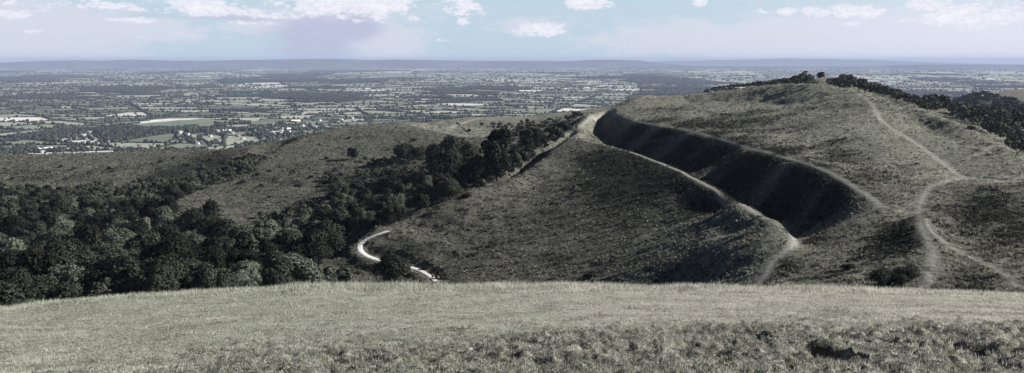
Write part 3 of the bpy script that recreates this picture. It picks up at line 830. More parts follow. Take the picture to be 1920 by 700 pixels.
# ------------------------------------------------------------------ foliage builders
def leafy(seed, R3, n, size, lobes=14, lobe_r=(.22, .46), low=-.35):
    """crown as clumps of leaf-sized faces on overlapping boughs; R3 = half sizes; centred on the origin"""
    g = np.random.default_rng(seed)
    d = g.normal(size=(lobes * 3, 3)); d /= np.linalg.norm(d, axis=1)[:, None]
    d = d[d[:, 2] > low][:lobes]
    C = d * g.uniform(.42, .86, (len(d), 1)); C[:, 2] *= 1.0
    r = g.uniform(*lobe_r, len(C))
    k = g.choice(len(C), n * 2, p=r ** 2 / (r ** 2).sum())
    q = g.normal(size=(n * 2, 3)); q /= np.linalg.norm(q, axis=1)[:, None]
    q[:, 2] = np.where(q[:, 2] < -.5, -q[:, 2], q[:, 2])
    rad = r[k] * (1 + .10 * g.normal(size=n * 2)) * (1 + .14 * np.sin(q[:, 0] * 9 + k) * np.sin(q[:, 1] * 8 + k * 2) * np.sin(q[:, 2] * 9))
    p = C[k] + q * rad[:, None]
    dd = np.linalg.norm(p[:, None, :] - C[None], axis=2) / r[None]
    dd[np.arange(len(p)), k] = 9
    keep = (dd.min(1) > .80)
    p, q = p[keep][:n], q[keep][:n]
    p = p * np.array(R3)
    nrm = q + .55 * g.normal(size=p.shape); nrm /= np.linalg.norm(nrm, axis=1)[:, None]
    t1 = np.cross(nrm, g.normal(size=p.shape)); t1 /= np.linalg.norm(t1, axis=1)[:, None]
    t2 = np.cross(nrm, t1)
    s = size * g.uniform(.6, 1.35, (len(p), 1))
    V = np.stack([p - t1 * s, p + t2 * s * .62 + nrm * s * .12, p + t1 * s, p - t2 * s * .62 + nrm * s * .12], 1)
    return V.reshape(-1, 3)


def quads(V): return np.arange(len(V)).reshape(-1, 4)


def tube(path, rad, n=6):
    path = np.array(path, float); V = []
    for i, p in enumerate(path):
        d = path[min(i + 1, len(path) - 1)] - path[max(i - 1, 0)]; d /= np.linalg.norm(d)
        a = np.cross(d, (0, 1, .1)); a /= np.linalg.norm(a); b = np.cross(d, a)
        for k in range(n):
            w_ = 2 * math.pi * k / n
            V.append(p + rad[i] * (a * math.cos(w_) + b * math.sin(w_)))
    F = [(i * n + k, i * n + (k + 1) % n, (i + 1) * n + (k + 1) % n, (i + 1) * n + k) for i in range(len(path) - 1) for k in range(n)]
    return np.array(V), np.array(F)


def join(parts):
    V, F, o = [], [], 0
    for v, f in parts:
        V.append(v); F.append(np.array(f) + o); o += len(v)
    return np.concatenate(V), np.concatenate(F)


def leafy_shader(t, bs, c, k):
    """thin leaves let some light through"""
    tr = t.node('ShaderNodeBsdfTranslucent'); t.put(tr.inputs[0], c); mx = t.node('ShaderNodeMixShader'); mx.inputs[0].default_value = k
    t.l.new(bs.outputs[0], mx.inputs[1]); t.l.new(tr.outputs[0], mx.inputs[2])
    out = [n_ for n_ in t.n if n_.type == 'OUTPUT_MATERIAL'][0]; t.l.new(mx.outputs[0], out.inputs[0])


def foliage_mat(name, col, k=.55):
    m, t, bs = material(name, .75, .12)
    ob = t.node('ShaderNodeTexCoord').outputs['Object']
    geo = t.node('ShaderNodeObjectInfo')
    rn = t.math('ADD', t.math('MULTIPLY', t.noise(ob, .55, 4., .7), .7), t.math('MULTIPLY', geo.outputs['Random'], .5))
    c = t.mix(t.ramp(rn, .3, .95), tuple(x * (1 - k) for x in col), tuple(x * (1 + k * 1.1) for x in col))
    t.put(bs.inputs['Base Color'], c); leafy_shader(t, bs, c, .15)
    return m


FOL = {'dark': foliage_mat('dark_foliage', (.028, .031, .022)), 'green': foliage_mat('green_foliage', (.060, .067, .048)), 'pale': foliage_mat('pale_foliage', (.10, .108, .08))}
BARK = plain_mat('bark', (.10, .09, .075), .9, .1, .4, 2.)

# unit trees are 10 m tall; eight crown shapes in three tones
SHAPES = []
specs = [('round', 4.9, 4.7, 4.9, 16), ('broad', 5.7, 4.5, 4.6, 20), ('tall', 4.0, 5.2, 4.9, 14), ('round', 5.0, 4.7, 4.6, 18), ('broad', 5.4, 4.6, 4.7, 17), ('tall', 4.2, 5.1, 4.8, 14), ('lopsided', 5.1, 4.5, 4.8, 13), ('round', 4.7, 4.8, 4.7, 20)]
for i_, (kind, rr, rz, zc, nl) in enumerate(specs):
    V = leafy(500 + i_, (rr, rr * .94, rz), 5600, .28, nl, low=-.75)
    V[:, 2] += zc
    if kind == 'lopsided': V[:, 0] += (V[:, 2] - 5) * .18
    g = random.Random(i_)
    parts = [tube([(0, 0, -.8), (.05, 0, .6), (.12, .05, 2.4), (.05, .1, 4.4), (0, 0, 6.6)], [.42, .33, .26, .18, .07], 8)]
    for k in range(6):
        a = k * 1.05 + g.uniform(-.3, .3); z0 = 1.7 + .5 * k
        e = (math.cos(a) * rr * .55, math.sin(a) * rr * .55, z0 + 2.6)
        parts.append(tube([(.1, .05, z0), (e[0] * .45, e[1] * .45, z0 + 1.1), e], [.16, .11, .04], 5))
    tv, tf = join(parts)
    tm = mesh_np('trunk', tv, tf, True, None, [BARK])
    crowns = {}
    base_me = mesh_np('crown', V, quads(V), False)
    for tone, mt in FOL.items():
        cm = base_me.copy(); cm.materials.append(mt); crowns[tone] = cm
    SHAPES.append((kind, tm, crowns))


def stand(name, x, y, h, shape, tone, rz, wide=1., sink=.15):
    """one tree or shrub: an empty at its foot with trunk and crown"""
    kind, tm, crowns = SHAPES[shape]
    e = bpy.data.objects.new(name, None); COL.objects.link(e); e.empty_display_size = .5
    z = float(ground_h(np.array([x]), np.array([y]))[0]) - sink
    e.location = (x, y, z); e.rotation_euler = (0, 0, rz); s = h / 10
    e.scale = (s * wide, s * wide, s)
    for nm, me in (('trunk', tm), ('crown', crowns[tone])):
        o = bpy.data.objects.new(nm, me); COL.objects.link(o); o.parent = e
    return e


def in_poly(x, y, poly):
    c = False
    for i in range(len(poly)):
        (x1, y1), (x2, y2) = poly[i], poly[i - 1]
        if (y1 > y) != (y2 > y) and x < (x2 - x1) * (y - y1) / (y2 - y1) + x1: c = not c
    return c


def scatter(poly, spacing, tries, seed, dmin=95., dmax=2200., taken=None, avoid=True):
    g = random.Random(seed); us = [p[0] for p in poly]; vs = [p[1] for p in poly]
    out = [] if taken is None else taken
    new = []
    for _ in range(tries):
        u = g.uniform(min(us), max(us)); v = g.uniform(min(vs), max(vs))
        if not in_poly(u, v, poly): continue
        h = hit(u, v, dmin=dmin, dmax=dmax)
        if h is None: continue
        sp = spacing * g.uniform(.85, 1.25)
        if any(abs(h[0] - q[0]) < sp and math.hypot(h[0] - q[0], h[1] - q[1]) < sp for q in out): continue
        if avoid and np.hypot(GRAVEL[:, 0] - h[0], GRAVEL[:, 1] - h[1]).min() < 4.5: continue
        out.append(h); new.append((h[0], h[1], u, v))
    return new


ORD = ['leftmost', 'second from left', 'third from left', 'fourth from left', 'fifth from left', 'sixth from left', 'seventh from left', 'eighth from left', 'ninth from left', 'tenth from left',
       'eleventh from left', 'twelfth from left', 'thirteenth from left', 'fourteenth from left', 'fifteenth from left', 'sixteenth from left', 'seventeenth from left', 'eighteenth from left',
       'nineteenth from left', 'twentieth from left', '21st from left', '22nd from left', '23rd from left', '24th from left']
ROWS = ['front', 'second', 'third', 'fourth', 'fifth', 'sixth', 'seventh', 'eighth', 'ninth', 'tenth']


def plant_zone(pts, place, group, nrows, hr, seed, tones=('dark', 'green', 'pale'), tw=(5, 5, 2), wide=(.95, 1.2)):
    """trees of one wood; named by tone, row and order within the row"""
    g = random.Random(seed)
    pts = sorted(pts, key=lambda p: p[1] * 1.0)
    n = len(pts); per = math.ceil(n / nrows); k = 0
    if not pts: return 0
    for r_ in range(nrows):
        row = sorted(pts[r_ * per:(r_ + 1) * per], key=lambda p: p[0] / p[1])
        for j, p in enumerate(row):
            # tone drifts over the wood, as stands of one kind do
            q = float(gnoise(np.array([p[0] / 16]), np.array([p[1] / 22]), 400 + seed)[0]) + g.gauss(0, .25)
            tone = tones[0] if q < -.08 else (tones[1] if q < .30 else tones[2])
            sh = g.randrange(8); h = g.uniform(*hr) * (1.12 if sh in (2, 5) else 1)
            e = stand('broadleaf_tree', p[0], p[1], h, sh, tone, g.uniform(0, 6.28), g.uniform(*wide), .3)
            rw = ('%s row, ' % ROWS[r_]) if nrows > 1 else ''
            e['label'] = '%s %s tree, %s in %s%s' % (tone.replace('green', 'mid-green'), SHAPES[sh][0], ORD[j], rw, place) if nrows > 1 else '%s %s tree, %s in %s' % (tone.replace('green', 'mid-green'), SHAPES[sh][0], ORD[j], place)
            e['category'] = 'tree'; e['group'] = group
            k += 1
    return k


taken = []
# single trees the photo shows by themselves
SOLO = [  # u, v of foot, v of top, shape, tone, wide, name, label
    (736, 537, 470, 3, 'dark', .85, 'hawthorn_tree', 'dark bushy tree standing beside the bend of the white gravel path'),
    (662, 301, 276, 7, 'green', .8, 'hawthorn_tree', 'small lone round tree on the open middle hillside, casting a long shadow'),
    (768, 307, 268, 4, 'dark', 1.2, 'broadleaf_tree', 'broad dark tree on the open middle hillside left of the big oak'),
    (846, 334, 254, 3, 'green', 1.12, 'broadleaf_tree', 'biggest tree of the valley, wide mid-green crown below the meadow path'),
    (890, 346, 290, 0, 'dark', .95, 'broadleaf_tree', 'tall dark tree just right of the big spreading oak in the valley'),
    (932, 338, 249, 5, 'dark', .85, 'broadleaf_tree', 'tallest dark tree with pointed top near the shaded spur edge'),
    (964, 325, 283, 2, 'green', .95, 'broadleaf_tree', 'upright mid-green tree right of the tall pointed dark tree'),
    (996, 286, 238, 7, 'dark', .9, 'broadleaf_tree', 'round dark tree at the right end of the pale meadow strip'),
    (385, 464, 393, 1, 'dark', .95, 'broadleaf_tree', 'large dark round tree at the foot of the diagonal grass shoulder'),
    (322, 425, 384, 0, 'dark', 1.0, 'broadleaf_tree', 'dark round tree where the diagonal grass shoulder meets the wood'),
    (572, 520, 432, 2, 'dark', 1.0, 'broadleaf_tree', 'large dark tree at the right edge of the valley wood above the crest'),
    (1665, 541, 500, 4, 'dark', 1.3, 'hawthorn_tree', 'low dark thorn tree just behind the near crest, left of the worn track'),
]
for (u, v, vt, sh, tone, wd, nm, lb) in SOLO:
    q = hit(u, v, dmin=95.); taken.append(q)
    h = (float(ray(u, vt)[1]) - float(ray(u, v)[1])) * q[1] / .95
    tag(stand(nm, q[0], q[1], h, sh, tone, u * .7, wd, .25), lb, 'tree')
Z1 = scatter([(-60, 425), (60, 420), (120, 415), (190, 430), (260, 425), (330, 425), (420, 455), (480, 470), (540, 450), (600, 432), (650, 440), (670, 452), (640, 478), (610, 510), (590, 560), (300, 590), (-60, 640)], 5.9, 12000, 5, taken=taken)
Z2 = scatter([(-20, 378), (60, 372), (130, 385), (200, 392), (260, 372), (330, 352), (400, 338), (460, 318), (500, 300), (505, 290), (470, 325), (400, 352), (330, 382), (305, 400), (200, 425), (-20, 410)], 6.0, 4000, 6, taken=taken)
Z3 = scatter([(610, 380), (640, 362), (720, 352), (800, 345), (870, 345), (960, 322), (1010, 290), (985, 300), (905, 345), (860, 365), (800, 395), (745, 422), (700, 440), (650, 432), (600, 425), (590, 395)], 7.4, 4000, 7, taken=taken)
Z4 = scatter([(930, 250), (1000, 244), (1075, 225), (1090, 222), (1055, 255), (1020, 278), (990, 300), (950, 300), (985, 268)], 10, 2500, 8, taken=taken)
print('zones', len(Z1), len(Z2), len(Z3), len(Z4))
Z1 = [p for p in Z1 if not (p[2] > 628 and p[3] > 455)][:175]
_all = sorted(Z1 + Z2 + Z3 + Z4, key=lambda p: p[1])
FARZ = set(_all[278:])
Z1, Z2, Z3, Z4 = [[p for p in z_ if p not in FARZ] for z_ in (Z1, Z2, Z3, Z4)]
ntree = plant_zone(Z1, 'valley wood', 'trees of the valley wood', 10, (5.4, 11.8), 1)
ntree += plant_zone(Z2, 'wood on the far left hillside', 'trees of the gully and left hillside', 4, (5.2, 9.0), 2)
ntree += plant_zone(Z3, 'wood beside the shaded spur', 'trees of the wood beside the spur', 4, (3.6, 8.2), 3)
ntree += plant_zone(Z4, 'wood beyond the spur crest', 'trees beyond the spur crest', 3, (4.0, 6.8), 4)
print('trees', ntree)

# ------------------------------------------------------------------ copse on the far hill: its nearest trees one by one
Z6 = scatter([(1505, 160), (1545, 163), (1600, 172), (1660, 186), (1700, 196), (1700, 190), (1640, 173), (1600, 163), (1560, 156), (1530, 158)], 9.5, 900, 12, dmin=480, dmax=800)
Z7 = scatter([(1320, 182), (1500, 162), (1505, 150), (1440, 160), (1380, 168), (1320, 175)], 9.5, 900, 13, dmin=480, dmax=800)
room = 0; half = 0; Z6 = []; Z7 = []
Z6i, Z6r = Z6[:half], Z6[half:]; Z7i, Z7r = Z7[:room - len(Z6i)], Z7[room - len(Z6i):]
ntree += plant_zone(Z6i, 'copse behind the summit', 'trees behind the main summit', 2, (7., 10.), 5, tw=(6, 3, 0))
ntree += plant_zone(Z7i, 'belt left behind the summit', 'trees behind the main summit', 2, (6.5, 9.), 6)
lone = hit(1538, 152, dmin=480)
lone = at(1538, 152, 650)
if lone: tag(stand('broadleaf_tree', lone[0], lone[1], 6., 7, 'dark', 1., 1., .3), 'lone dark round tree on the pale hilltop meadow between the two copses', 'tree')

# ------------------------------------------------------------------ shrubs on the open slopes
SHR = [(352 / 1, 312), (205, 318), (300, 306), (325, 298), (395, 302), (23, 337), (114, 315), (140, 319), (168, 326), (213, 323), (446, 300), (505, 322), (545, 268), (560, 350), (484, 330), (489, 352), (655, 262), (527, 400), (612, 300),
       (925, 238), (948, 240), (975, 236), (880, 246), (860, 234), (870, 243), (1000, 232), (1030, 226), (1045, 222), (960, 248), (610, 342), (640, 330), (820, 360), (905, 350), (938, 333), (875, 372), (797, 505), (822, 521), (1108, 522), (560, 420), (700, 300), (720, 330),
       (690, 350), (1780, 216), (1822, 244), (1480, 395), (1700, 520), (1590, 505), (545, 552), (640, 528), (640, 512), (455, 345), (775, 265), (742, 300), (583, 334), (598, 352), (505, 372), (516, 410)]
SHN = ['the gully', 'the left hillside', 'the middle hillside']
gs = random.Random(3); cnt = {}
shr = []
for (u, v) in SHR:
    q = hit(u, v, dmin=60.)
    if q is None: continue
    if u < 470: pl = 'grassy left hillside'
    elif u < 850 and v < 460: pl = 'open middle hillside'
    elif u < 850: pl = 'slope around the white path bend'
    elif v < 260 and u < 1100: pl = 'pale meadow beyond the wood'
    elif u < 1000: pl = 'spur edge above the wood'
    else: pl = 'rampart hill'
    shr.append((pl, q, u, v))
for pl in sorted({s[0] for s in shr}):
    grp = sorted([s for s in shr if s[0] == pl], key=lambda s: s[1][0] / s[1][1])
    for j, (_, q, u, v) in enumerate(grp):
        tone = 'dark' if gs.random() < .75 else 'green'; hh = gs.uniform(1.2, 2.4)
        e = stand('shrub', q[0], q[1], hh, gs.choice([1, 4, 6, 0]), tone, gs.uniform(0, 6), gs.uniform(1.1, 1.7), .25)
        tag(e, '%s %s shrub, %s on the %s' % ('dark' if tone == 'dark' else 'mid-green', 'low' if hh < 1.8 else 'taller', ORD[j], pl), 'shrub', 'shrubs on the open slopes')

# ------------------------------------------------------------------ woods that read as one mass
def merged(name, pts, seed, zf, n=420, size=.62, tones=(.3, .5, .2)):
    """pts: (x, y, h). One object, each tree its own crown of leaf faces and a stem"""
    g = np.random.default_rng(seed)
    protos = []
    for k in range(6):
        V = leafy(seed * 10 + k, (4.4, 4.4, 3.9), n, size, 11); V[:, 2] += 5.2; protos.append(V)
    P_ = np.array(pts); zs = zf(P_[:, 0], P_[:, 1])
    VS, tone = [], []
    for i, (x, y, h) in enumerate(P_):
        V = protos[i % 6]; a = g.uniform(0, 6.28); s = h / 10; c_, s_ = math.cos(a), math.sin(a); w_ = s * g.uniform(.95, 1.25)
        W = np.stack([(V[:, 0] * c_ - V[:, 1] * s_) * w_ + x, (V[:, 0] * s_ + V[:, 1] * c_) * w_ + y, V[:, 2] * s + zs[i]], 1)
        VS.append(W); tone.append(np.full(len(W) // 4, g.uniform(0, 1)))
    VS = np.concatenate(VS)
    return tag(link(name, mesh_np(name, VS, quads(VS), False, {'tone': ('FACE', np.concatenate(tone))}, [WOODM])), kind='stuff')


m, t, bs = material('wood_foliage', .8, .1)
tn = t.attr('tone')
n_ = t.noise(t.node('ShaderNodeNewGeometry').outputs['Position'], .3, 4., .7)
t.put(bs.inputs['Base Color'], t.mix(t.math('ADD', t.math('MULTIPLY', tn, .7), t.math('MULTIPLY', n_, .4), 0., True), (.016, .019, .013), (.115, .125, .09)))
WOODM = m

Z5 = scatter([(1690, 206), (1740, 202), (1850, 206), (1930, 214), (1960, 216), (1960, 345), (1935, 320), (1880, 275), (1860, 262), (1800, 228), (1740, 214)], 9.0, 9000, 15, dmin=330, dmax=1100)
Z5 += scatter([(1690, 198), (1760, 197), (1850, 197), (1940, 200), (1940, 216), (1760, 212)], 11.0, 5000, 16, dmin=700, dmax=1400)
Z8 = scatter([(1640, 184), (1700, 178), (1760, 176), (1830, 170), (1940, 160), (1940, 152), (1850, 158), (1780, 168), (1940, 205), (1700, 196)], 13.0, 9000, 17, dmin=1000, dmax=2200)
Z8 = [p for p in Z8 if not in_poly(p[2], p[3], [(1880, 167.5), (1905, 164), (1940, 163), (1940, 166)])]
g = random.Random(4)
pts = [(p[0], p[1], g.uniform(5.5, 12)) for p in Z5 if not (p[1] < 440 and p[2] < 1780)]
print('right wood', len(pts), len(Z8))
# copse and belt behind the summit: crown tops read off the photo, three trees deep
OUT = [(1318, 177), (1345, 169), (1380, 164), (1420, 158), (1450, 153), (1480, 146), (1503, 138), (1514, 136), (1522, 145)]
OU2 = [(1556, 154), (1572, 148), (1582, 140), (1594, 141), (1604, 146), (1618, 150), (1640, 157), (1665, 163), (1690, 172), (1715, 179), (1735, 188)]
hc_ = []
for O in (OUT, OU2):
    us_ = [o_[0] for o_ in O]; vs_ = [o_[1] for o_ in O]
    for dd in (560, 585, 605, 625):
        u = us_[0] + g.uniform(0, 8)
        while u < us_[-1]:
            vt = float(np.interp(u, us_, vs_)) - 4.0 + g.uniform(-2.5, 5.0) + (625 - dd) * .05
            x, y, zt = at(u, vt, dd + g.uniform(-8, 8)); zg = float(base_h(np.array([x]), np.array([y]))[0])
            h = min(max(zt - zg, 5.), 15.) / 1.02
            hc_.append((x, y, h)); u += g.uniform(7, 13)
merged('hilltop_woodland', hc_, 33, lambda x, y: base_h(x, y) - .5, 520, .55)
pts += [(p[0], p[1], g.uniform(4, 7)) for p in FARZ]
merged('woodland', pts, 31, lambda x, y: base_h(x, y) - .5)
merged('distant_woodland', [(p[0], p[1], g.uniform(12, 17)) for p in Z8], 32, lambda x, y: base_h(x, y) - 1, 110, 1.3)

# ------------------------------------------------------------------ hedgerow trees and copses of the plain
def ico():
    p = (1 + 5 ** .5) / 2
    V = np.array([(-1, p, 0), (1, p, 0), (-1, -p, 0), (1, -p, 0), (0, -1, p), (0, 1, p), (0, -1, -p), (0, 1, -p), (p, 0, -1), (p, 0, 1), (-p, 0, -1), (-p, 0, 1)], float)
    V /= np.linalg.norm(V[0])
    F = [(0, 11, 5), (0, 5, 1), (0, 1, 7), (0, 7, 10), (0, 10, 11), (1, 5, 9), (5, 11, 4), (11, 10, 2), (10, 7, 6), (7, 1, 8), (3, 9, 4), (3, 4, 2), (3, 2, 6), (3, 6, 8), (3, 8, 9), (4, 9, 5), (2, 4, 11), (6, 2, 10), (8, 6, 7), (9, 8, 1)]
    return V, F


IV, IF = ico()
def sub(V, F):
    V = [tuple(v) for v in V]; c = {}; out = []
    def mid(a, b):
        k = (min(a, b), max(a, b))
        if k not in c:
            m_ = np.array(V[a]) + np.array(V[b]); m_ /= np.linalg.norm(m_); c[k] = len(V); V.append(tuple(m_))
        return c[k]
    for a, b, d in F:
        x, y, z = mid(a, b), mid(b, d), mid(d, a); out += [(a, x, z), (b, y, x), (d, z, y), (x, y, z)]
    return np.array(V), out
IV2, IF2 = sub(IV, IF)


def blobs_mesh(name, pts, V0, F0, seed, mat, amp=.22, flat=.85):
    """pts: (x, y, zfoot, height, halfwidth_x, halfwidth_y)"""
    g = np.random.default_rng(seed); P_ = np.array(pts); n = len(P_); F0 = np.array(F0)
    protos = np.stack([V0 * (1 + amp * g.normal(size=(len(V0), 1))) for _ in range(12)])
    k = g.integers(0, 12, n); a = g.uniform(0, 6.28, n)
    V = protos[k]
    c_, s_ = np.cos(a)[:, None], np.sin(a)[:, None]
    X_ = (V[:, :, 0] * c_ - V[:, :, 1] * s_) * P_[:, 4:5] + P_[:, 0:1]
    Y_ = (V[:, :, 0] * s_ + V[:, :, 1] * c_) * P_[:, 5:6] + P_[:, 1:2]
    Z_ = V[:, :, 2] * P_[:, 3:4] * .5 + P_[:, 2:3] + P_[:, 3:4] * .46
    W = np.stack([X_, Y_, Z_], -1).reshape(-1, 3)
    F = (F0[None] + (np.arange(n) * len(V0))[:, None, None]).reshape(-1, 3)
    tone = np.repeat(g.uniform(0, 1, n), len(F0))
    return tag(link(name, mesh_np(name, W, F, False, {'tone': ('FACE', tone)}, [mat])), kind='stuff')


m, t, bs = material('hedge_foliage', .85, .08)
t.put(bs.inputs['Base Color'], t.mix(t.attr('tone'), (.018, .022, .015), (.055, .064, .042)))
HEDM = m
gr = random.Random(21)
T1, T2, T3 = [], [], []


def seen(x, y): return abs(x) < .66 * y + 60


def vpix(x, y, z):   # photo row of a place
    # inverse of ray(): z/y = (-SP + dv*CP) / (CP + dv*SP)
    r = z / y; dv = (r * CP + SP) / (CP - r * SP)
    return 350 - dv * FPX


def occl(u):   # rough top of the near hills, as a photo row
    xs = [-100, 0, 150, 400, 480, 560, 640, 740, 870, 1000, 1060, 1145, 1190, 1350, 1500, 1700, 1800, 1920, 2100]
    ys = [300, 292, 288, 286, 278, 268, 246, 238, 226, 222, 225, 210, 190, 178, 160, 200, 215, 215, 215]
    return np.interp(u, xs, ys)


def add_tree(x, y, big=1.):
    if not seen(x, y): return
    v = vpix(x, y, ZP); u = 960 + x / y * FPX * (CP + (350 - v) / FPX * SP)
    if v > occl(u) + 14: return
    if y < 4600:
        h = gr.uniform(5.5, 11) * big; w_ = h * gr.uniform(.38, .62); T1.append((x, y, 0, h, w_, w_))
    elif y < 9500:
        h = gr.uniform(7, 13) * big; w_ = h * gr.uniform(.5, .8); T2.append((x, y, 0, h, w_, w_))
    else:
        h = gr.uniform(9, 15) * big; w_ = h * gr.uniform(.9, 1.6); T3.append((x, y, 0, h, w_, w_))


for (p, q) in HEDGE:
    cy = (p[1] + q[1]) / 2; cx = (p[0] + q[0]) / 2
    if not seen(cx, cy): continue
    Ln = math.hypot(q[0] - p[0], q[1] - p[1])
    dens = gr.choice([.15, .5, .9, 1.3]) if cy < 9500 else gr.choice([0, .3, .8])
    sp = 9. if cy < 4600 else (15. if cy < 9500 else 34.)
    n_ = int(Ln / sp * dens * .75)
    for _ in range(n_):
        s = gr.random(); add_tree(p[0] + (q[0] - p[0]) * s + gr.gauss(0, 2.5), p[1] + (q[1] - p[1]) * s + gr.gauss(0, 2.5), gr.choice([.6, .8, 1, 1.15]))
    # the clipped hedge between the trees
    if cy < 7000:
        k = int(Ln / 14)
        for j in range(k):
            s = (j + .5) / max(k, 1); x, y = p[0] + (q[0] - p[0]) * s, p[1] + (q[1] - p[1]) * s
            v = vpix(x, y, ZP); u = 960 + x / y * FPX
            if v > occl(u) + 14: continue
            T2.append((x, y, 0, gr.uniform(2.2, 4.), abs(q[0] - p[0]) / Ln * 8 + 2.2, abs(q[1] - p[1]) / Ln * 8 + 2.2))
for (cx, cy, kind, poly) in FA:
    if kind != 3 or not seen(cx, cy) or cy < 2700: continue
    xs = [p[0] for p in poly]; ysx = [p[1] for p in poly]
    ar = (max(xs) - min(xs)) * (max(ysx) - min(ysx))
    sp = 8.5 if cy < 4600 else (14. if cy < 9500 else 34.)
    for _ in range(min(int(ar / sp ** 2), 2600)):
        x = gr.uniform(min(xs), max(xs)); y = gr.uniform(min(ysx), max(ysx))
        if in_poly(x, y, poly): add_tree(x, y, 1.25)
# scattered parkland trees
for _ in range(5200):
    y = gr.uniform(1900, 9000); x = gr.uniform(-.64, .64) * y
    if float(gnoise(np.array([x / 420]), np.array([y / 600]), 222)[0]) > .02 - .1 * (y < 3400): add_tree(x, y, gr.uniform(.6, 1.1))
# thick trees round the village under the hill
for _ in range(5200):
    u, v = gr.uniform(-20, 640), gr.uniform(236, 292)
    if v < 252 + .02 * abs(u - 300) and u < 480 and gr.random() < .93: continue
    if gr.random() < .3: continue
    a, b = ray(u, v); d = ZP / float(b)
    x, y = float(a) * d, d
    if float(gnoise(np.array([x / 130]), np.array([y / 200]), 223)[0]) < .06: continue
    h = gr.uniform(6, 12); w_ = h * gr.uniform(.4, .6); T1.append((x, y, 0, h, w_, w_))
CLEAR = [[(236, 238), (300, 222), (395, 222), (408, 240), (330, 250), (270, 250)], [(470, 226), (520, 226), (515, 236), (470, 235)]]
def clear_ok(p):
    v = float(vpix(p[0], p[1], ZP)); u = 960 + p[0] / p[1] * FPX * (CP + (350 - v) / FPX * SP)
    return not any(in_poly(u, v, c) for c in CLEAR)
T1 = [p for p in T1 if clear_ok(p)]; T2 = [p for p in T2 if p[1] > 5200 or clear_ok(p)]
for T in (T1, T2, T3):
    A = np.array(T); zz = plain_h(A[:, 0], A[:, 1])
    for i, p in enumerate(T): T[i] = (p[0], p[1], zz[i] - .4, *p[3:])
print('plain trees', len(T1), len(T2), len(T3))
blobs_mesh('hedgerow_trees', T1, IV2, IF2, 1, HEDM, .16)
blobs_mesh('hedgerows', T2, IV, IF, 2, HEDM, .2)
blobs_mesh('distant_woods', T3, IV, IF, 3, HEDM, .2)

# the pale stubble field and the smooth green field below the hill
def field_patch(name, poly, col1, col2, rise):
    m, t, bs = material(name + '_crop', .95, .05)
    pos = t.node('ShaderNodeNewGeometry').outputs['Position']
    t.put(bs.inputs['Base Color'], t.mix(t.ramp(t.noise(t.scaled(pos, (1, .4, 1)), .02, 3.), .35, .65), col1, col2))
    P2 = []
    for (u, v) in poly:
        a, b = ray(u, v); d = 1500.
        for _ in range(12): d = float(plain_h(np.array([float(a) * d]), np.array([d]))[0]) / float(b)
        P2.append((float(a) * d, d))
    cx = sum(p[0] for p in P2) / len(P2); cy = sum(p[1] for p in P2) / len(P2)
    V, F = [], []
    rings = 9; n = len(P2) * 8
    edge = []
    for i in range(len(P2)):
        p, q = P2[i], P2[(i + 1) % len(P2)]
        for j in range(8): edge.append((p[0] + (q[0] - p[0]) * j / 8, p[1] + (q[1] - p[1]) * j / 8))
    for k in range(rings + 1):
        s = k / rings
        for (x, y) in edge:
            V.append((cx + (x - cx) * s, cy + (y - cy) * s))
    V = np.array(V); z = plain_h(V[:, 0], V[:, 1]) + rise
    for k in range(rings):
        for j in range(n):
            F.append((k * n + j, k * n + (j + 1) % n, (k + 1) * n + (j + 1) % n, (k + 1) * n + j))
    tag(link(name, mesh_np(name, np.c_[V, z], np.array(F), True, None, [m])), kind='structure')


field_patch('green_field', [(240, 236), (262, 230), (300, 229), (345, 230), (400, 231), (404, 238), (380, 245), (330, 250), (290, 249), (262, 243)], (.13, .165, .12), (.20, .235, .17), .5)
field_patch('stubble_field', [(244, 234), (262, 229), (290, 225), (320, 223), (392, 222.4), (340, 225), (318, 228), (290, 229.6), (262, 232.5)], (.62, .58, .52), (.78, .74, .68), .9)
field_patch('green_field', [(322, 229), (345, 224.6), (398, 222.6), (408, 228), (380, 231.5), (345, 231)], (.15, .185, .13), (.21, .24, .175), .8)

# ------------------------------------------------------------------ houses of the villages below the hill
WALLM = {'white': plain_mat('white_render', (.74, .73, .70)), 'brick': plain_mat('red_brick', (.24, .205, .18)), 'stone': plain_mat('grey_stone', (.42, .41, .38))}
ROOFM = {'slate': plain_mat('slate_roof', (.16, .165, .18)), 'tile': plain_mat('tiled_roof', (.16, .14, .125)), 'sheet': plain_mat('pale_sheet_roof', (.66, .67, .68))}
WINM = plain_mat('window_glass', (.05, .055, .06), .2, .5)


def box(x0, x1, y0, y1, z0, z1):
    V = np.array([(x, y, z) for z in (z0, z1) for y in (y0, y1) for x in (x0, x1)], float)
    return V, np.array([(0, 2, 3, 1), (4, 5, 7, 6), (0, 1, 5, 4), (2, 6, 7, 3), (0, 4, 6, 2), (1, 3, 7, 5)])


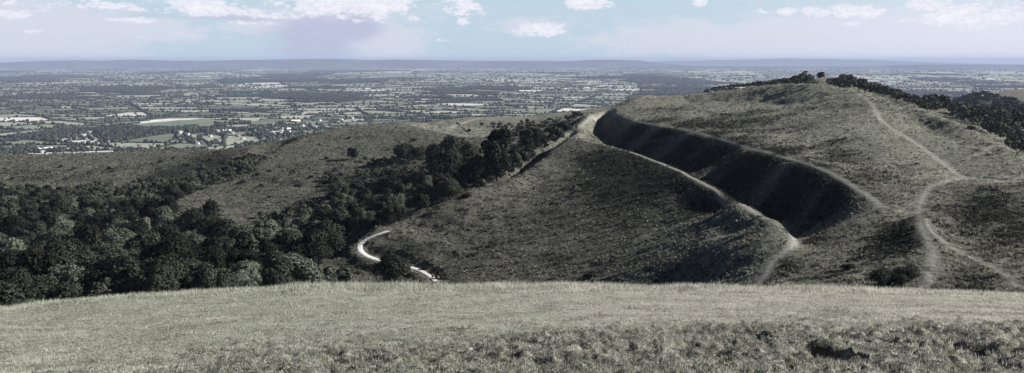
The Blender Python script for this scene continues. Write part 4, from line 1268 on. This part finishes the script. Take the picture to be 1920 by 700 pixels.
def house_meshes(Ln, W, H, RH, wall, roof, barn):
    wv, wf = box(-Ln / 2, Ln / 2, -W / 2, W / 2, -1., H)
    # gables
    gv = []; gf = []
    for s in (-1, 1):
        b0 = len(gv); x = s * Ln / 2
        gv += [(x, -W / 2, H), (x, W / 2, H), (x, 0.01, H + RH), (x, -.01, H + RH)]; gf.append((b0, b0 + 1, b0 + 2, b0 + 3))
    wall_me = mesh_np('wall', *join([(wv, wf), (np.array(gv), np.array(gf))]), False, None, [WALLM[wall]])
    o = .4; rv = []; rf_ = []
    for s in (-1, 1):
        e = W / 2 + o; zl = H - o * RH / (W / 2)
        b0 = len(rv)
        rv += [(-Ln / 2 - o, s * e, zl), (Ln / 2 + o, s * e, zl), (Ln / 2 + o, 0, H + RH + .05), (-Ln / 2 - o, 0, H + RH + .05),
               (-Ln / 2 - o, s * e, zl + .22), (Ln / 2 + o, s * e, zl + .22), (Ln / 2 + o, 0, H + RH + .27), (-Ln / 2 - o, 0, H + RH + .27)]
        rf_ += [(b0, b0 + 1, b0 + 2, b0 + 3), (b0 + 4, b0 + 5, b0 + 6, b0 + 7), (b0, b0 + 1, b0 + 5, b0 + 4), (b0, b0 + 3, b0 + 7, b0 + 4), (b0 + 1, b0 + 2, b0 + 6, b0 + 5)]
    roof_me = mesh_np('roof', np.array(rv), np.array(rf_), False, None, [ROOFM[roof]])
    win = []
    if not barn:
        for r_ in (1.0, 3.6):
            for c_ in range(int(Ln // 3)):
                x = -Ln / 2 + 1.5 + c_ * 3
                for s in (-1, 1): win.append((x, s, r_))
    wm = {}
    for s in (-1, 1):
        wm[s] = mesh_np('window', *box(-.55, .55, s * (W / 2 + .02) - .02, s * (W / 2 + .02) + .02, 0, 1.2), False, None, [WINM])
    chim = None if barn else mesh_np('chimney', *box(Ln / 2 - 1.2, Ln / 2 - .4, -.4, .4, H + RH - .8, H + RH + 1.2), False, None, [WALLM['brick']])
    return wall_me, roof_me, win, wm, chim


HP = {'white cottage': (house_meshes(11, 7, 5.0, 3, 'white', 'slate', False), 'white house with grey slate roof'),
      'brick house': (house_meshes(12, 8, 5.2, 3.2, 'brick', 'tile', False), 'brick house with brown tiled roof'),
      'gabled villa': (house_meshes(15, 9, 6.4, 4.0, 'white', 'tile', False), 'large white house with brown tiled roof'),
      'farm barn': (house_meshes(34, 15, 5.5, 2.8, 'stone', 'sheet', True), 'long barn with pale sheet roof'),
      'stone house': (house_meshes(12, 7.5, 5.2, 3.2, 'stone', 'slate', False), 'grey stone house with slate roof')}
HOUSES = [('farm barn', 30, 86, 282), ('white cottage', 60, 80, 287), ('brick house', 0, 100, 285), ('white cottage', 10, 44, 258), ('stone house', 80, 205, 268), ('white cottage', 0, 235, 279), ('brick house', 40, 262, 274),
          ('white cottage', 20, 296, 253), ('gabled villa', 60, 338, 251), ('white cottage', 0, 352, 254), ('brick house', 90, 366, 268), ('white cottage', 30, 371, 271), ('stone house', 10, 382, 270), ('white cottage', 70, 362, 262),
          ('white cottage', 0, 394, 257), ('gabled villa', 45, 408, 249), ('white cottage', 80, 420, 246), ('farm barn', 10, 424, 248), ('white cottage', 20, 436, 251), ('brick house', 60, 447, 257), ('white cottage', 0, 462, 253),
          ('stone house', 50, 477, 249), ('gabled villa', 20, 520, 244), ('white cottage', 0, 528, 247), ('farm barn', 5, 536, 244.5), ('white cottage', 60, 542, 249), ('white cottage', 30, 519, 251), ('brick house', 10, 508, 252),
          ('farm barn', 20, 555, 229), ('white cottage', 60, 568, 237), ('stone house', 0, 586, 237), ('white cottage', 40, 592, 240), ('gabled villa', 80, 600, 228), ('white cottage', 10, 571, 241), ('brick house', 45, 612, 240),
          ('white cottage', 0, 660, 223), ('gabled villa', 30, 640, 226), ('white cottage', 60, 676, 227), ('farm barn', 0, 328, 166), ('farm barn', 40, 480, 177), ('farm barn', 0, 518, 177), ('farm barn', 10, 68, 185), ('white cottage', 50, 100, 184),
          ('farm barn', 0, 690, 169), ('white cottage', 30, 745, 183), ('farm barn', 25, 815, 182), ('white cottage', 0, 838, 182), ('brick house', 20, 905, 172), ('farm barn', 60, 1060, 168), ('farm barn', 0, 1100, 166), ('white cottage', 0, 712, 192),
          ('stone house', 30, 140, 246), ('white cottage', 15, 168, 250), ('white cottage', 45, 486, 243), ('white cottage', 85, 497, 240), ('gabled villa', 15, 455, 262), ('white cottage', 5, 412, 266)]
HOUSES.sort(key=lambda h: h[2]); seenc = {}
for (kind, rz, u, v) in HOUSES:
    (wm_, rm_, win, wme, ch), desc = HP[kind]
    a, b = ray(u, v); d = ZP / float(b)
    for _ in range(8): d = float(plain_h(np.array([float(a) * d]), np.array([d]))[0]) / float(b)
    nm = kind.replace(' ', '_')
    e = bpy.data.objects.new(nm, None); COL.objects.link(e); e.location = (float(a) * d, d, float(b) * d + .1); e.rotation_euler = (0, 0, R(rz))
    if d > 3600: e.scale = (1.3, 1.3, 1.3)
    o = link('wall', wm_, e); r_ = link('roof', rm_, e)
    if ch: link('chimney', ch, r_)
    if v > 222:
        for (x, s, z) in win:
            q = link('window', wme[s], e); q.location = (x, 0, z)
    area = 'below the left hillside' if v > 243 and u < 300 else ('in the village trees' if u < 490 and v > 222 else ('beside the middle hill' if v > 222 else 'in the far fields'))
    k = (desc, area); j = seenc.get(k, 0); seenc[k] = j + 1
    tag(e, '%s, %s %s' % (desc, ORD[j], area), 'barn' if kind == 'farm barn' else 'house', 'houses of the plain')

# far towns: specks of pale roofs and walls
TB = []
gt = random.Random(8)
for (u, v, ru, n_, sz) in [(740, 129, 60, 150, 1.), (800, 130, 30, 60, 1.2), (110, 134, 40, 70, 1.), (175, 134, 10, 25, 1.), (525, 132, 30, 40, 1.), (1000, 131, 80, 60, .8), (1230, 150, 60, 70, .7), (1190, 146, 60, 60, .7), (1640, 147, 60, 70, .8), (1450, 146, 60, 60, .7),
                           (1330, 145, 60, 60, .7), (500, 150, 60, 40, .8), (1780, 137, 80, 60, .8), (1880, 142, 50, 40, .7), (1320, 157, 30, 40, .5), (400, 142, 60, 30, .8), (900, 146, 80, 30, .8)]:
    for _ in range(int(n_ * .35)):
        uu = gt.gauss(u, ru * .5); vv = v + gt.gauss(0, 1.2)
        a, b = ray(uu, max(vv, 126.5)); d = min(ZP / float(b), 24000)
        L_ = gt.uniform(18, 60) * sz * 1.2; W_ = gt.uniform(14, 30) * sz; H_ = gt.uniform(6, 13) * sz
        x = float(a) * d; z = float(plain_h(np.array([x]), np.array([d]))[0])
        bv, bf = box(-L_ / 2, L_ / 2, -W_ / 2, W_ / 2, -2, H_ * .6)
        rv = np.array([(-L_ / 2, -W_ / 2, H_ * .6), (L_ / 2, -W_ / 2, H_ * .6), (L_ / 2, W_ / 2, H_ * .6), (-L_ / 2, W_ / 2, H_ * .6), (-L_ / 2, 0, H_), (L_ / 2, 0, H_)], float)
        V, F = join([(bv, bf), (rv, np.array([(0, 1, 5, 4), (3, 2, 5, 4), (0, 4, 4, 3), (1, 5, 5, 2)][:2]))])
        TB.append((V + np.array([x, d, z]), F))
V, F = join(TB)
tag(link('distant_town', mesh_np('distant_town', V, F, False, None, [plain_mat('pale_town', (.55, .55, .55))])), kind='stuff')

# ------------------------------------------------------------------ grass blades of the near bank, tussocks and bracken of the slopes, blackened where shade is painted
def blades(name, P_, Ht, Wd, lean, tone, mat, seed, kind='stuff', tri=True, bend=True):
    """P_ (n,3) feet; Ht, Wd (n,); lean (n,); tone (n,)"""
    g = np.random.default_rng(seed); n = len(P_)
    a = g.uniform(0, 2 * math.pi, n); la = g.uniform(0, 2 * math.pi, n)
    dx, dy = np.cos(a) * Wd / 2, np.sin(a) * Wd / 2
    tx, ty = np.cos(la) * lean * Ht, np.sin(la) * lean * Ht
    tz = Ht * np.sqrt(np.clip(1 - np.minimum(lean, .95) ** 2, .05, 1))
    b1 = P_ + np.stack([-dx, -dy, -.03 * Ht], 1); b2 = P_ + np.stack([dx, dy, -.03 * Ht], 1)
    tp = P_ + np.stack([tx, ty, tz], 1)
    V = np.stack([b1, b2, tp], 1).reshape(-1, 3)
    me = mesh_np(name, V, np.arange(len(V)).reshape(-1, 3), False, {'tone': ('FACE', tone)}, [mat])
    return tag(link(name, me), kind=kind)


g = np.random.default_rng(77)
n = 900000
yy = 14.0 * (48.5 / 14.0) ** g.uniform(0, 1, n) ** 1.0
xx = g.uniform(-.78, .78, n) * (yy + 1.0)
dens = .45 + .55 * sstep(-.5, .4, fbm(xx / 1.1, yy / 1.1, 301, 3))
for (c_, a_, b_, d_) in HOLLOWS:
    if d_ > .5: dens = dens * (1 - np.exp(-(((xx - c_[0]) / a_ / 1.15) ** 2 + ((yy - c_[1]) / b_ / 1.15) ** 2) ** 3))
lump = np.abs(fbm(xx / .62, yy / .55, 31, 3))
rg = sstep(28, 22.5, yy + 2.2 * gnoise(xx / 6, yy / 6, 9) - .10 * np.clip(xx, -12, 4)) * sstep(-12, -3, xx)
dens = dens * (1 - .35 * rg) * (1 - .8 * rg * sstep(.24, .08, lump))
k = g.uniform(0, 1, n) < dens
xx, yy = xx[k], yy[k]; n = len(xx)
greenf = np.clip(sstep(.05, .5, .35 - xx * .022 + .5 * fbm(xx / 5, yy / 5, 71, 3)), 0, 1)
crest = sstep(39, 45, yy + 1.2 * gnoise(xx / 3, yy * 0, 303))
rough = sstep(28, 22.5, yy + 2.2 * gnoise(xx / 6, yy / 6, 9) - .10 * np.clip(xx, -12, 4)) * sstep(-12, -3, xx)
tuft = sstep(.0, .5, fbm(xx / .9, yy / .9, 305, 2))
ht = (.035 + .045 * tuft + .21 * crest + .06 * rough) * g.uniform(.5, 1.5, n)
wd = (.011 + .00042 * yy) * g.uniform(.7, 1.4, n)
tone = np.clip(.52 + .55 * fbm(xx / 2.6, yy / 1.7, 307, 4) + .45 * fbm(xx / .45, yy / .45, 309, 2) + g.normal(0, .20, n) + .15 * crest - .12 * rough, 0, 1)
gz = ground_h(xx, yy)
gm_, t, bs = material('grass_blade', .8, .12)
dry = t.mix(t.attr('tone'), (.15, .145, .115), (.74, .715, .62))
t.put(bs.inputs['Base Color'], t.mix(t.attr('green'), dry, t.mix(t.attr('tone'), (.13, .15, .10), (.52, .56, .43))))
leafy_shader(t, bs, bs.inputs['Base Color'].links[0].from_socket, .4)
o = blades('near_grass', np.stack([xx, yy, gz], 1), ht, wd, g.uniform(.1, .95, n), tone, gm_, 5)
ga = o.data.attributes.new('green', 'FLOAT', 'FACE'); ga.data.foreach_set('value', (greenf * .5).astype(np.float32))

# slopes
n = 420000
yy = 105 * (640 / 105) ** (g.uniform(0, 1, n) ** .85)
xx = g.uniform(-.64, .64, n) * yy
zz0 = base_h(xx, yy)
v_ = 350 - (((zz0 / yy) * CP + SP) / (CP - (zz0 / yy) * SP)) * FPX
dp = dist_to([GRAVEL] + [t_[0] for t_ in TRAILS_AND_RIM if t_[2] > .5], xx, yy, 3.)
brk_shade = blob_mask(xx, yy, zz0, DARK)
brk_shade = np.clip(brk_shade - .04 + .40 * fbm(xx / 16, yy / 16, 61, 3), 0, 1)
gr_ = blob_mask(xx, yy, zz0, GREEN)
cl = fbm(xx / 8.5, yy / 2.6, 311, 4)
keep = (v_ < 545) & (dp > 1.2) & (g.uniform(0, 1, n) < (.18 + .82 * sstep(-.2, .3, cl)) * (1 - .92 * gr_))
xx, yy, brk_shade, cl = xx[keep], yy[keep], brk_shade[keep], cl[keep]; n = len(xx)
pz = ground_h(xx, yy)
isdark = g.uniform(0, 1, n) < (1 - .35 * pale_f(xx, yy) * (1 - np.clip(brk_shade, 0, 1))) * np.maximum(.07, sstep(.12, .8, brk_shade + .75 * cl))
size = (.20 + yy * .0008) * g.uniform(.6, 1.4, n) * np.where(isdark, 1.15, .9)
m = 6
P_ = np.repeat(np.stack([xx, yy, pz], 1), m, 0) + np.c_[g.normal(0, .16, (n * m, 2)) * np.repeat(size, m)[:, None] * 2, np.zeros(n * m)]
Ht = np.repeat(size, m) * g.uniform(.6, 1.3, n * m); Wd = Ht * g.uniform(.35, .8, n * m)
pl_ = pale_f(xx, yy) * (1 - np.clip(brk_shade, 0, 1))
tn = np.where(isdark, g.uniform(0, .22, n), np.clip(.48 + .44 * pl_ + .35 * fbm(xx / 9, yy / 9, 313, 2) + g.normal(0, .22, n), .15, 1))
tm_, t, bs = material('tussock_blade', .85, .06)
t.put(bs.inputs['Base Color'], t.mix(t.attr('tone'), (.013, .0145, .011), (.38, .37, .30)))
leafy_shader(t, bs, bs.inputs['Base Color'].links[0].from_socket, .3)
blades('tussock_grass', P_, Ht, Wd, g.uniform(.2, .9, n * m), np.repeat(tn, m), tm_, 6)
print('blades', n)

# low heath plants and old grass mats on the broken bank
g = np.random.default_rng(99)
n = 8500
yy = g.uniform(16, 29, n); xx = g.uniform(-.64, .66, n) * yy
rg = sstep(28, 22.5, yy + 2.2 * gnoise(xx / 6, yy / 6, 9) - .10 * np.clip(xx, -12, 4)) * sstep(-12, -3, xx)
cl = fbm(xx / 1.5, yy / 1.5, 331, 3)
k = (g.uniform(0, 1, n) < rg * sstep(-.5, .15, cl))
for (c_, a_, b_, d_) in HOLLOWS:
    if d_ > .5: k &= (((xx - c_[0]) / (a_ + .28)) ** 2 + ((yy - c_[1]) / (b_ + .3)) ** 2) > 1
xx, yy = xx[k], yy[k]; zz = ground_h(xx, yy); n = len(xx)
protos = [leafy(900 + i, (1, 1, .62), 90, .11, 7) for i in range(8)]
VS, tn = [], []
for i in range(n):
    V = protos[i % 8]; a = g.uniform(0, 6.28); s = g.uniform(.06, .17); c_, s_ = math.cos(a), math.sin(a)
    VS.append(np.stack([(V[:, 0] * c_ - V[:, 1] * s_) * s + xx[i], (V[:, 0] * s_ + V[:, 1] * c_) * s + yy[i], V[:, 2] * s + zz[i] + s * .25], 1))
    tn.append(np.full(len(V) // 4, g.uniform(0, 1)))
VS = np.concatenate(VS)
m, t, bs = material('heath_leaf', .85, .08)
c = t.mix(t.attr('tone'), (.10, .10, .078), (.46, .445, .385)); t.put(bs.inputs['Base Color'], c); leafy_shader(t, bs, c, .2)
tag(link('heath_plants', mesh_np('heath_plants', VS, quads(VS), False, {'tone': ('FACE', np.concatenate(tn))}, [m])), kind='stuff')

# scrub creeping up the valley sides
g = random.Random(61); sc_ = []
for poly, cnt_ in (([(600, 330), (700, 290), (800, 275), (880, 300), (850, 345), (760, 360), (640, 375)], 300), ([(200, 385), (330, 335), (500, 285), (520, 280), (480, 325), (380, 360), (280, 400)], 260), ([(0, 350), (200, 350), (330, 330), (300, 360), (100, 385), (0, 380)], 240),
                  ([(560, 480), (690, 478), (720, 500), (700, 530), (560, 545)], 110), ([(900, 350), (990, 300), (1050, 262), (1060, 250), (985, 285), (890, 340)], 120), ([(900, 238), (1080, 222), (1060, 240), (960, 250)], 90), ([(480, 410), (600, 370), (640, 380), (600, 420), (520, 440)], 60)):
    us = [p[0] for p in poly]; vs = [p[1] for p in poly]; k = 0
    for _ in range(cnt_ * 4):
        u = g.uniform(min(us), max(us)); v = g.uniform(min(vs), max(vs))
        if k >= cnt_ or not in_poly(u, v, poly): continue
        q = hit(u, v, dmin=95.)
        if q is None or np.hypot(GRAVEL[:, 0] - q[0], GRAVEL[:, 1] - q[1]).min() < 5 or (u > 655 and 462 < v < 540) or float(gnoise(np.array([q[0] / 14]), np.array([q[1] / 18]), 341)[0]) < -.12: continue
        k += 1; sc_.append((q[0], q[1], g.uniform(1.2, 3.6)))
merged('scrub', sc_, 35, lambda x, y: base_h(x, y) - .2, 260, .95)

# ------------------------------------------------------------------ walkers
def person(px, lean, shirt, trousers, label, face):
    """small standing figure grown from a skeleton; the clothes are its children"""
    x, y = px; z = float(ground_h(np.array([x]), np.array([y]))[0]) + .12
    def skin(name, V, E, Rd, mat, parent=None, root=0):
        me = bpy.data.meshes.new(name); me.from_pydata(V, E, []); me.materials.append(mat)
        o = link(name, me, parent); md = o.modifiers.new('skin', 'SKIN')
        for i, r_ in enumerate(Rd): me.skin_vertices[0].data[i].radius = (r_, r_)
        for i in range(len(V)): me.skin_vertices[0].data[i].use_root = (i == root)
        o.modifiers.new('sub', 'SUBSURF').levels = 1; o.modifiers['sub'].render_levels = 1
        return o
    skinm = bpy.data.materials.get('skin_tone') or plain_mat('skin_tone', (.42, .28, .21))
    V = [(0, 0, .95), (0, 0, 1.15), (0, 0, 1.38), (0, 0, 1.50), (0, -.02, 1.60), (0, -.02, 1.73),
         (.10, 0, .90), (.13, -.14, .48), (.13, -.02, .08), (.13, -.14, .03), (-.10, 0, .90), (-.12, .10, .48), (-.12, .22, .10), (-.12, .12, .04),
         (.20, 0, 1.40), (.26, .06, 1.14), (.25, -.06, .90), (.25, -.10, .82), (-.20, 0, 1.40), (-.26, -.06, 1.14), (-.25, -.18, .94), (-.25, -.22, .88)]
    E = [(0, 1), (1, 2), (2, 3), (3, 4), (4, 5), (0, 6), (6, 7), (7, 8), (8, 9), (0, 10), (10, 11), (11, 12), (12, 13), (2, 14), (14, 15), (15, 16), (16, 17), (2, 18), (18, 19), (19, 20), (20, 21)]
    Rd = [.15, .13, .15, .06, .095, .085, .09, .06, .045, .04, .09, .06, .045, .04, .06, .045, .032, .03, .06, .045, .032, .03]
    b = skin('person', V, E, Rd, skinm)
    b.location = (x, y, z); b.rotation_euler = (0, 0, face)
    tag(b, label, 'person', 'walkers on the paths')
    skin('jacket', [V[0], V[1], V[2], V[14], V[15], V[16], V[18], V[19], V[20]], [(0, 1), (1, 2), (2, 3), (3, 4), (4, 5), (2, 6), (6, 7), (7, 8)], [.17, .155, .17, .08, .062, .05, .08, .062, .05], shirt, b)
    skin('trousers', [V[0], V[6], V[7], V[8], V[10], V[11], V[12]], [(0, 1), (1, 2), (2, 3), (0, 4), (4, 5), (5, 6)], [.165, .105, .078, .062, .105, .078, .062], trousers, b)
    skin('hair', [(0, .02, 1.66), (0, .015, 1.76)], [(0, 1)], [.098, .09], plain_mat('hair', (.06, .045, .035)), b)


DK = plain_mat('dark_cloth', (.03, .03, .035)); BL = plain_mat('navy_cloth', (.05, .055, .08)); LT = plain_mat('pale_cloth', (.7, .7, .68))
q = hit(811, 527, dmin=95.); person(q, 0, DK, DK, 'walker in dark clothes on the white gravel path near the crest', .6)
q = hit(821, 528, dmin=95.); person(q, 0, LT, BL, 'walker in a pale top beside the white gravel path near the crest', 2.6)
q = hit(1081, 243, dmin=95.); person(q, 0, DK, BL, 'distant walker in dark clothes on the bank path at the far end of the ditch', 0)
HAZE = True; HAZE_COL = (.57, .66, .90); HAZE_D = 4.0e-5; HAZE_G = 0.0; HAZE_TOP = 60

# ------------------------------------------------------------------ the air between here and the far ridge
if HAZE:
    hm = bpy.data.materials.new('haze_air'); hm.use_nodes = True
    hm.node_tree.nodes.clear(); t = NT(hm.node_tree)
    ho = t.node('ShaderNodeOutputMaterial'); pv = t.node('ShaderNodeVolumePrincipled')
    pv.inputs['Color'].default_value = (*HAZE_COL, 1); pv.inputs['Density'].default_value = HAZE_D
    pv.inputs['Anisotropy'].default_value = HAZE_G
    t.l.new(pv.outputs[0], ho.inputs['Volume'])
    x0, x1, y0, y1, z0, z1 = -46000, 46000, -400, 47000, -262, HAZE_TOP
    hv = [(x, y, z) for z in (z0, z1) for y in (y0, y1) for x in (x0, x1)]
    hf = [(0, 2, 3, 1), (4, 5, 7, 6), (0, 1, 5, 4), (2, 6, 7, 3), (0, 4, 6, 2), (1, 3, 7, 5)]
    me = bpy.data.meshes.new('haze'); me.from_pydata(hv, [], hf); me.materials.append(hm)
    tag(link('haze', me), kind='stuff')
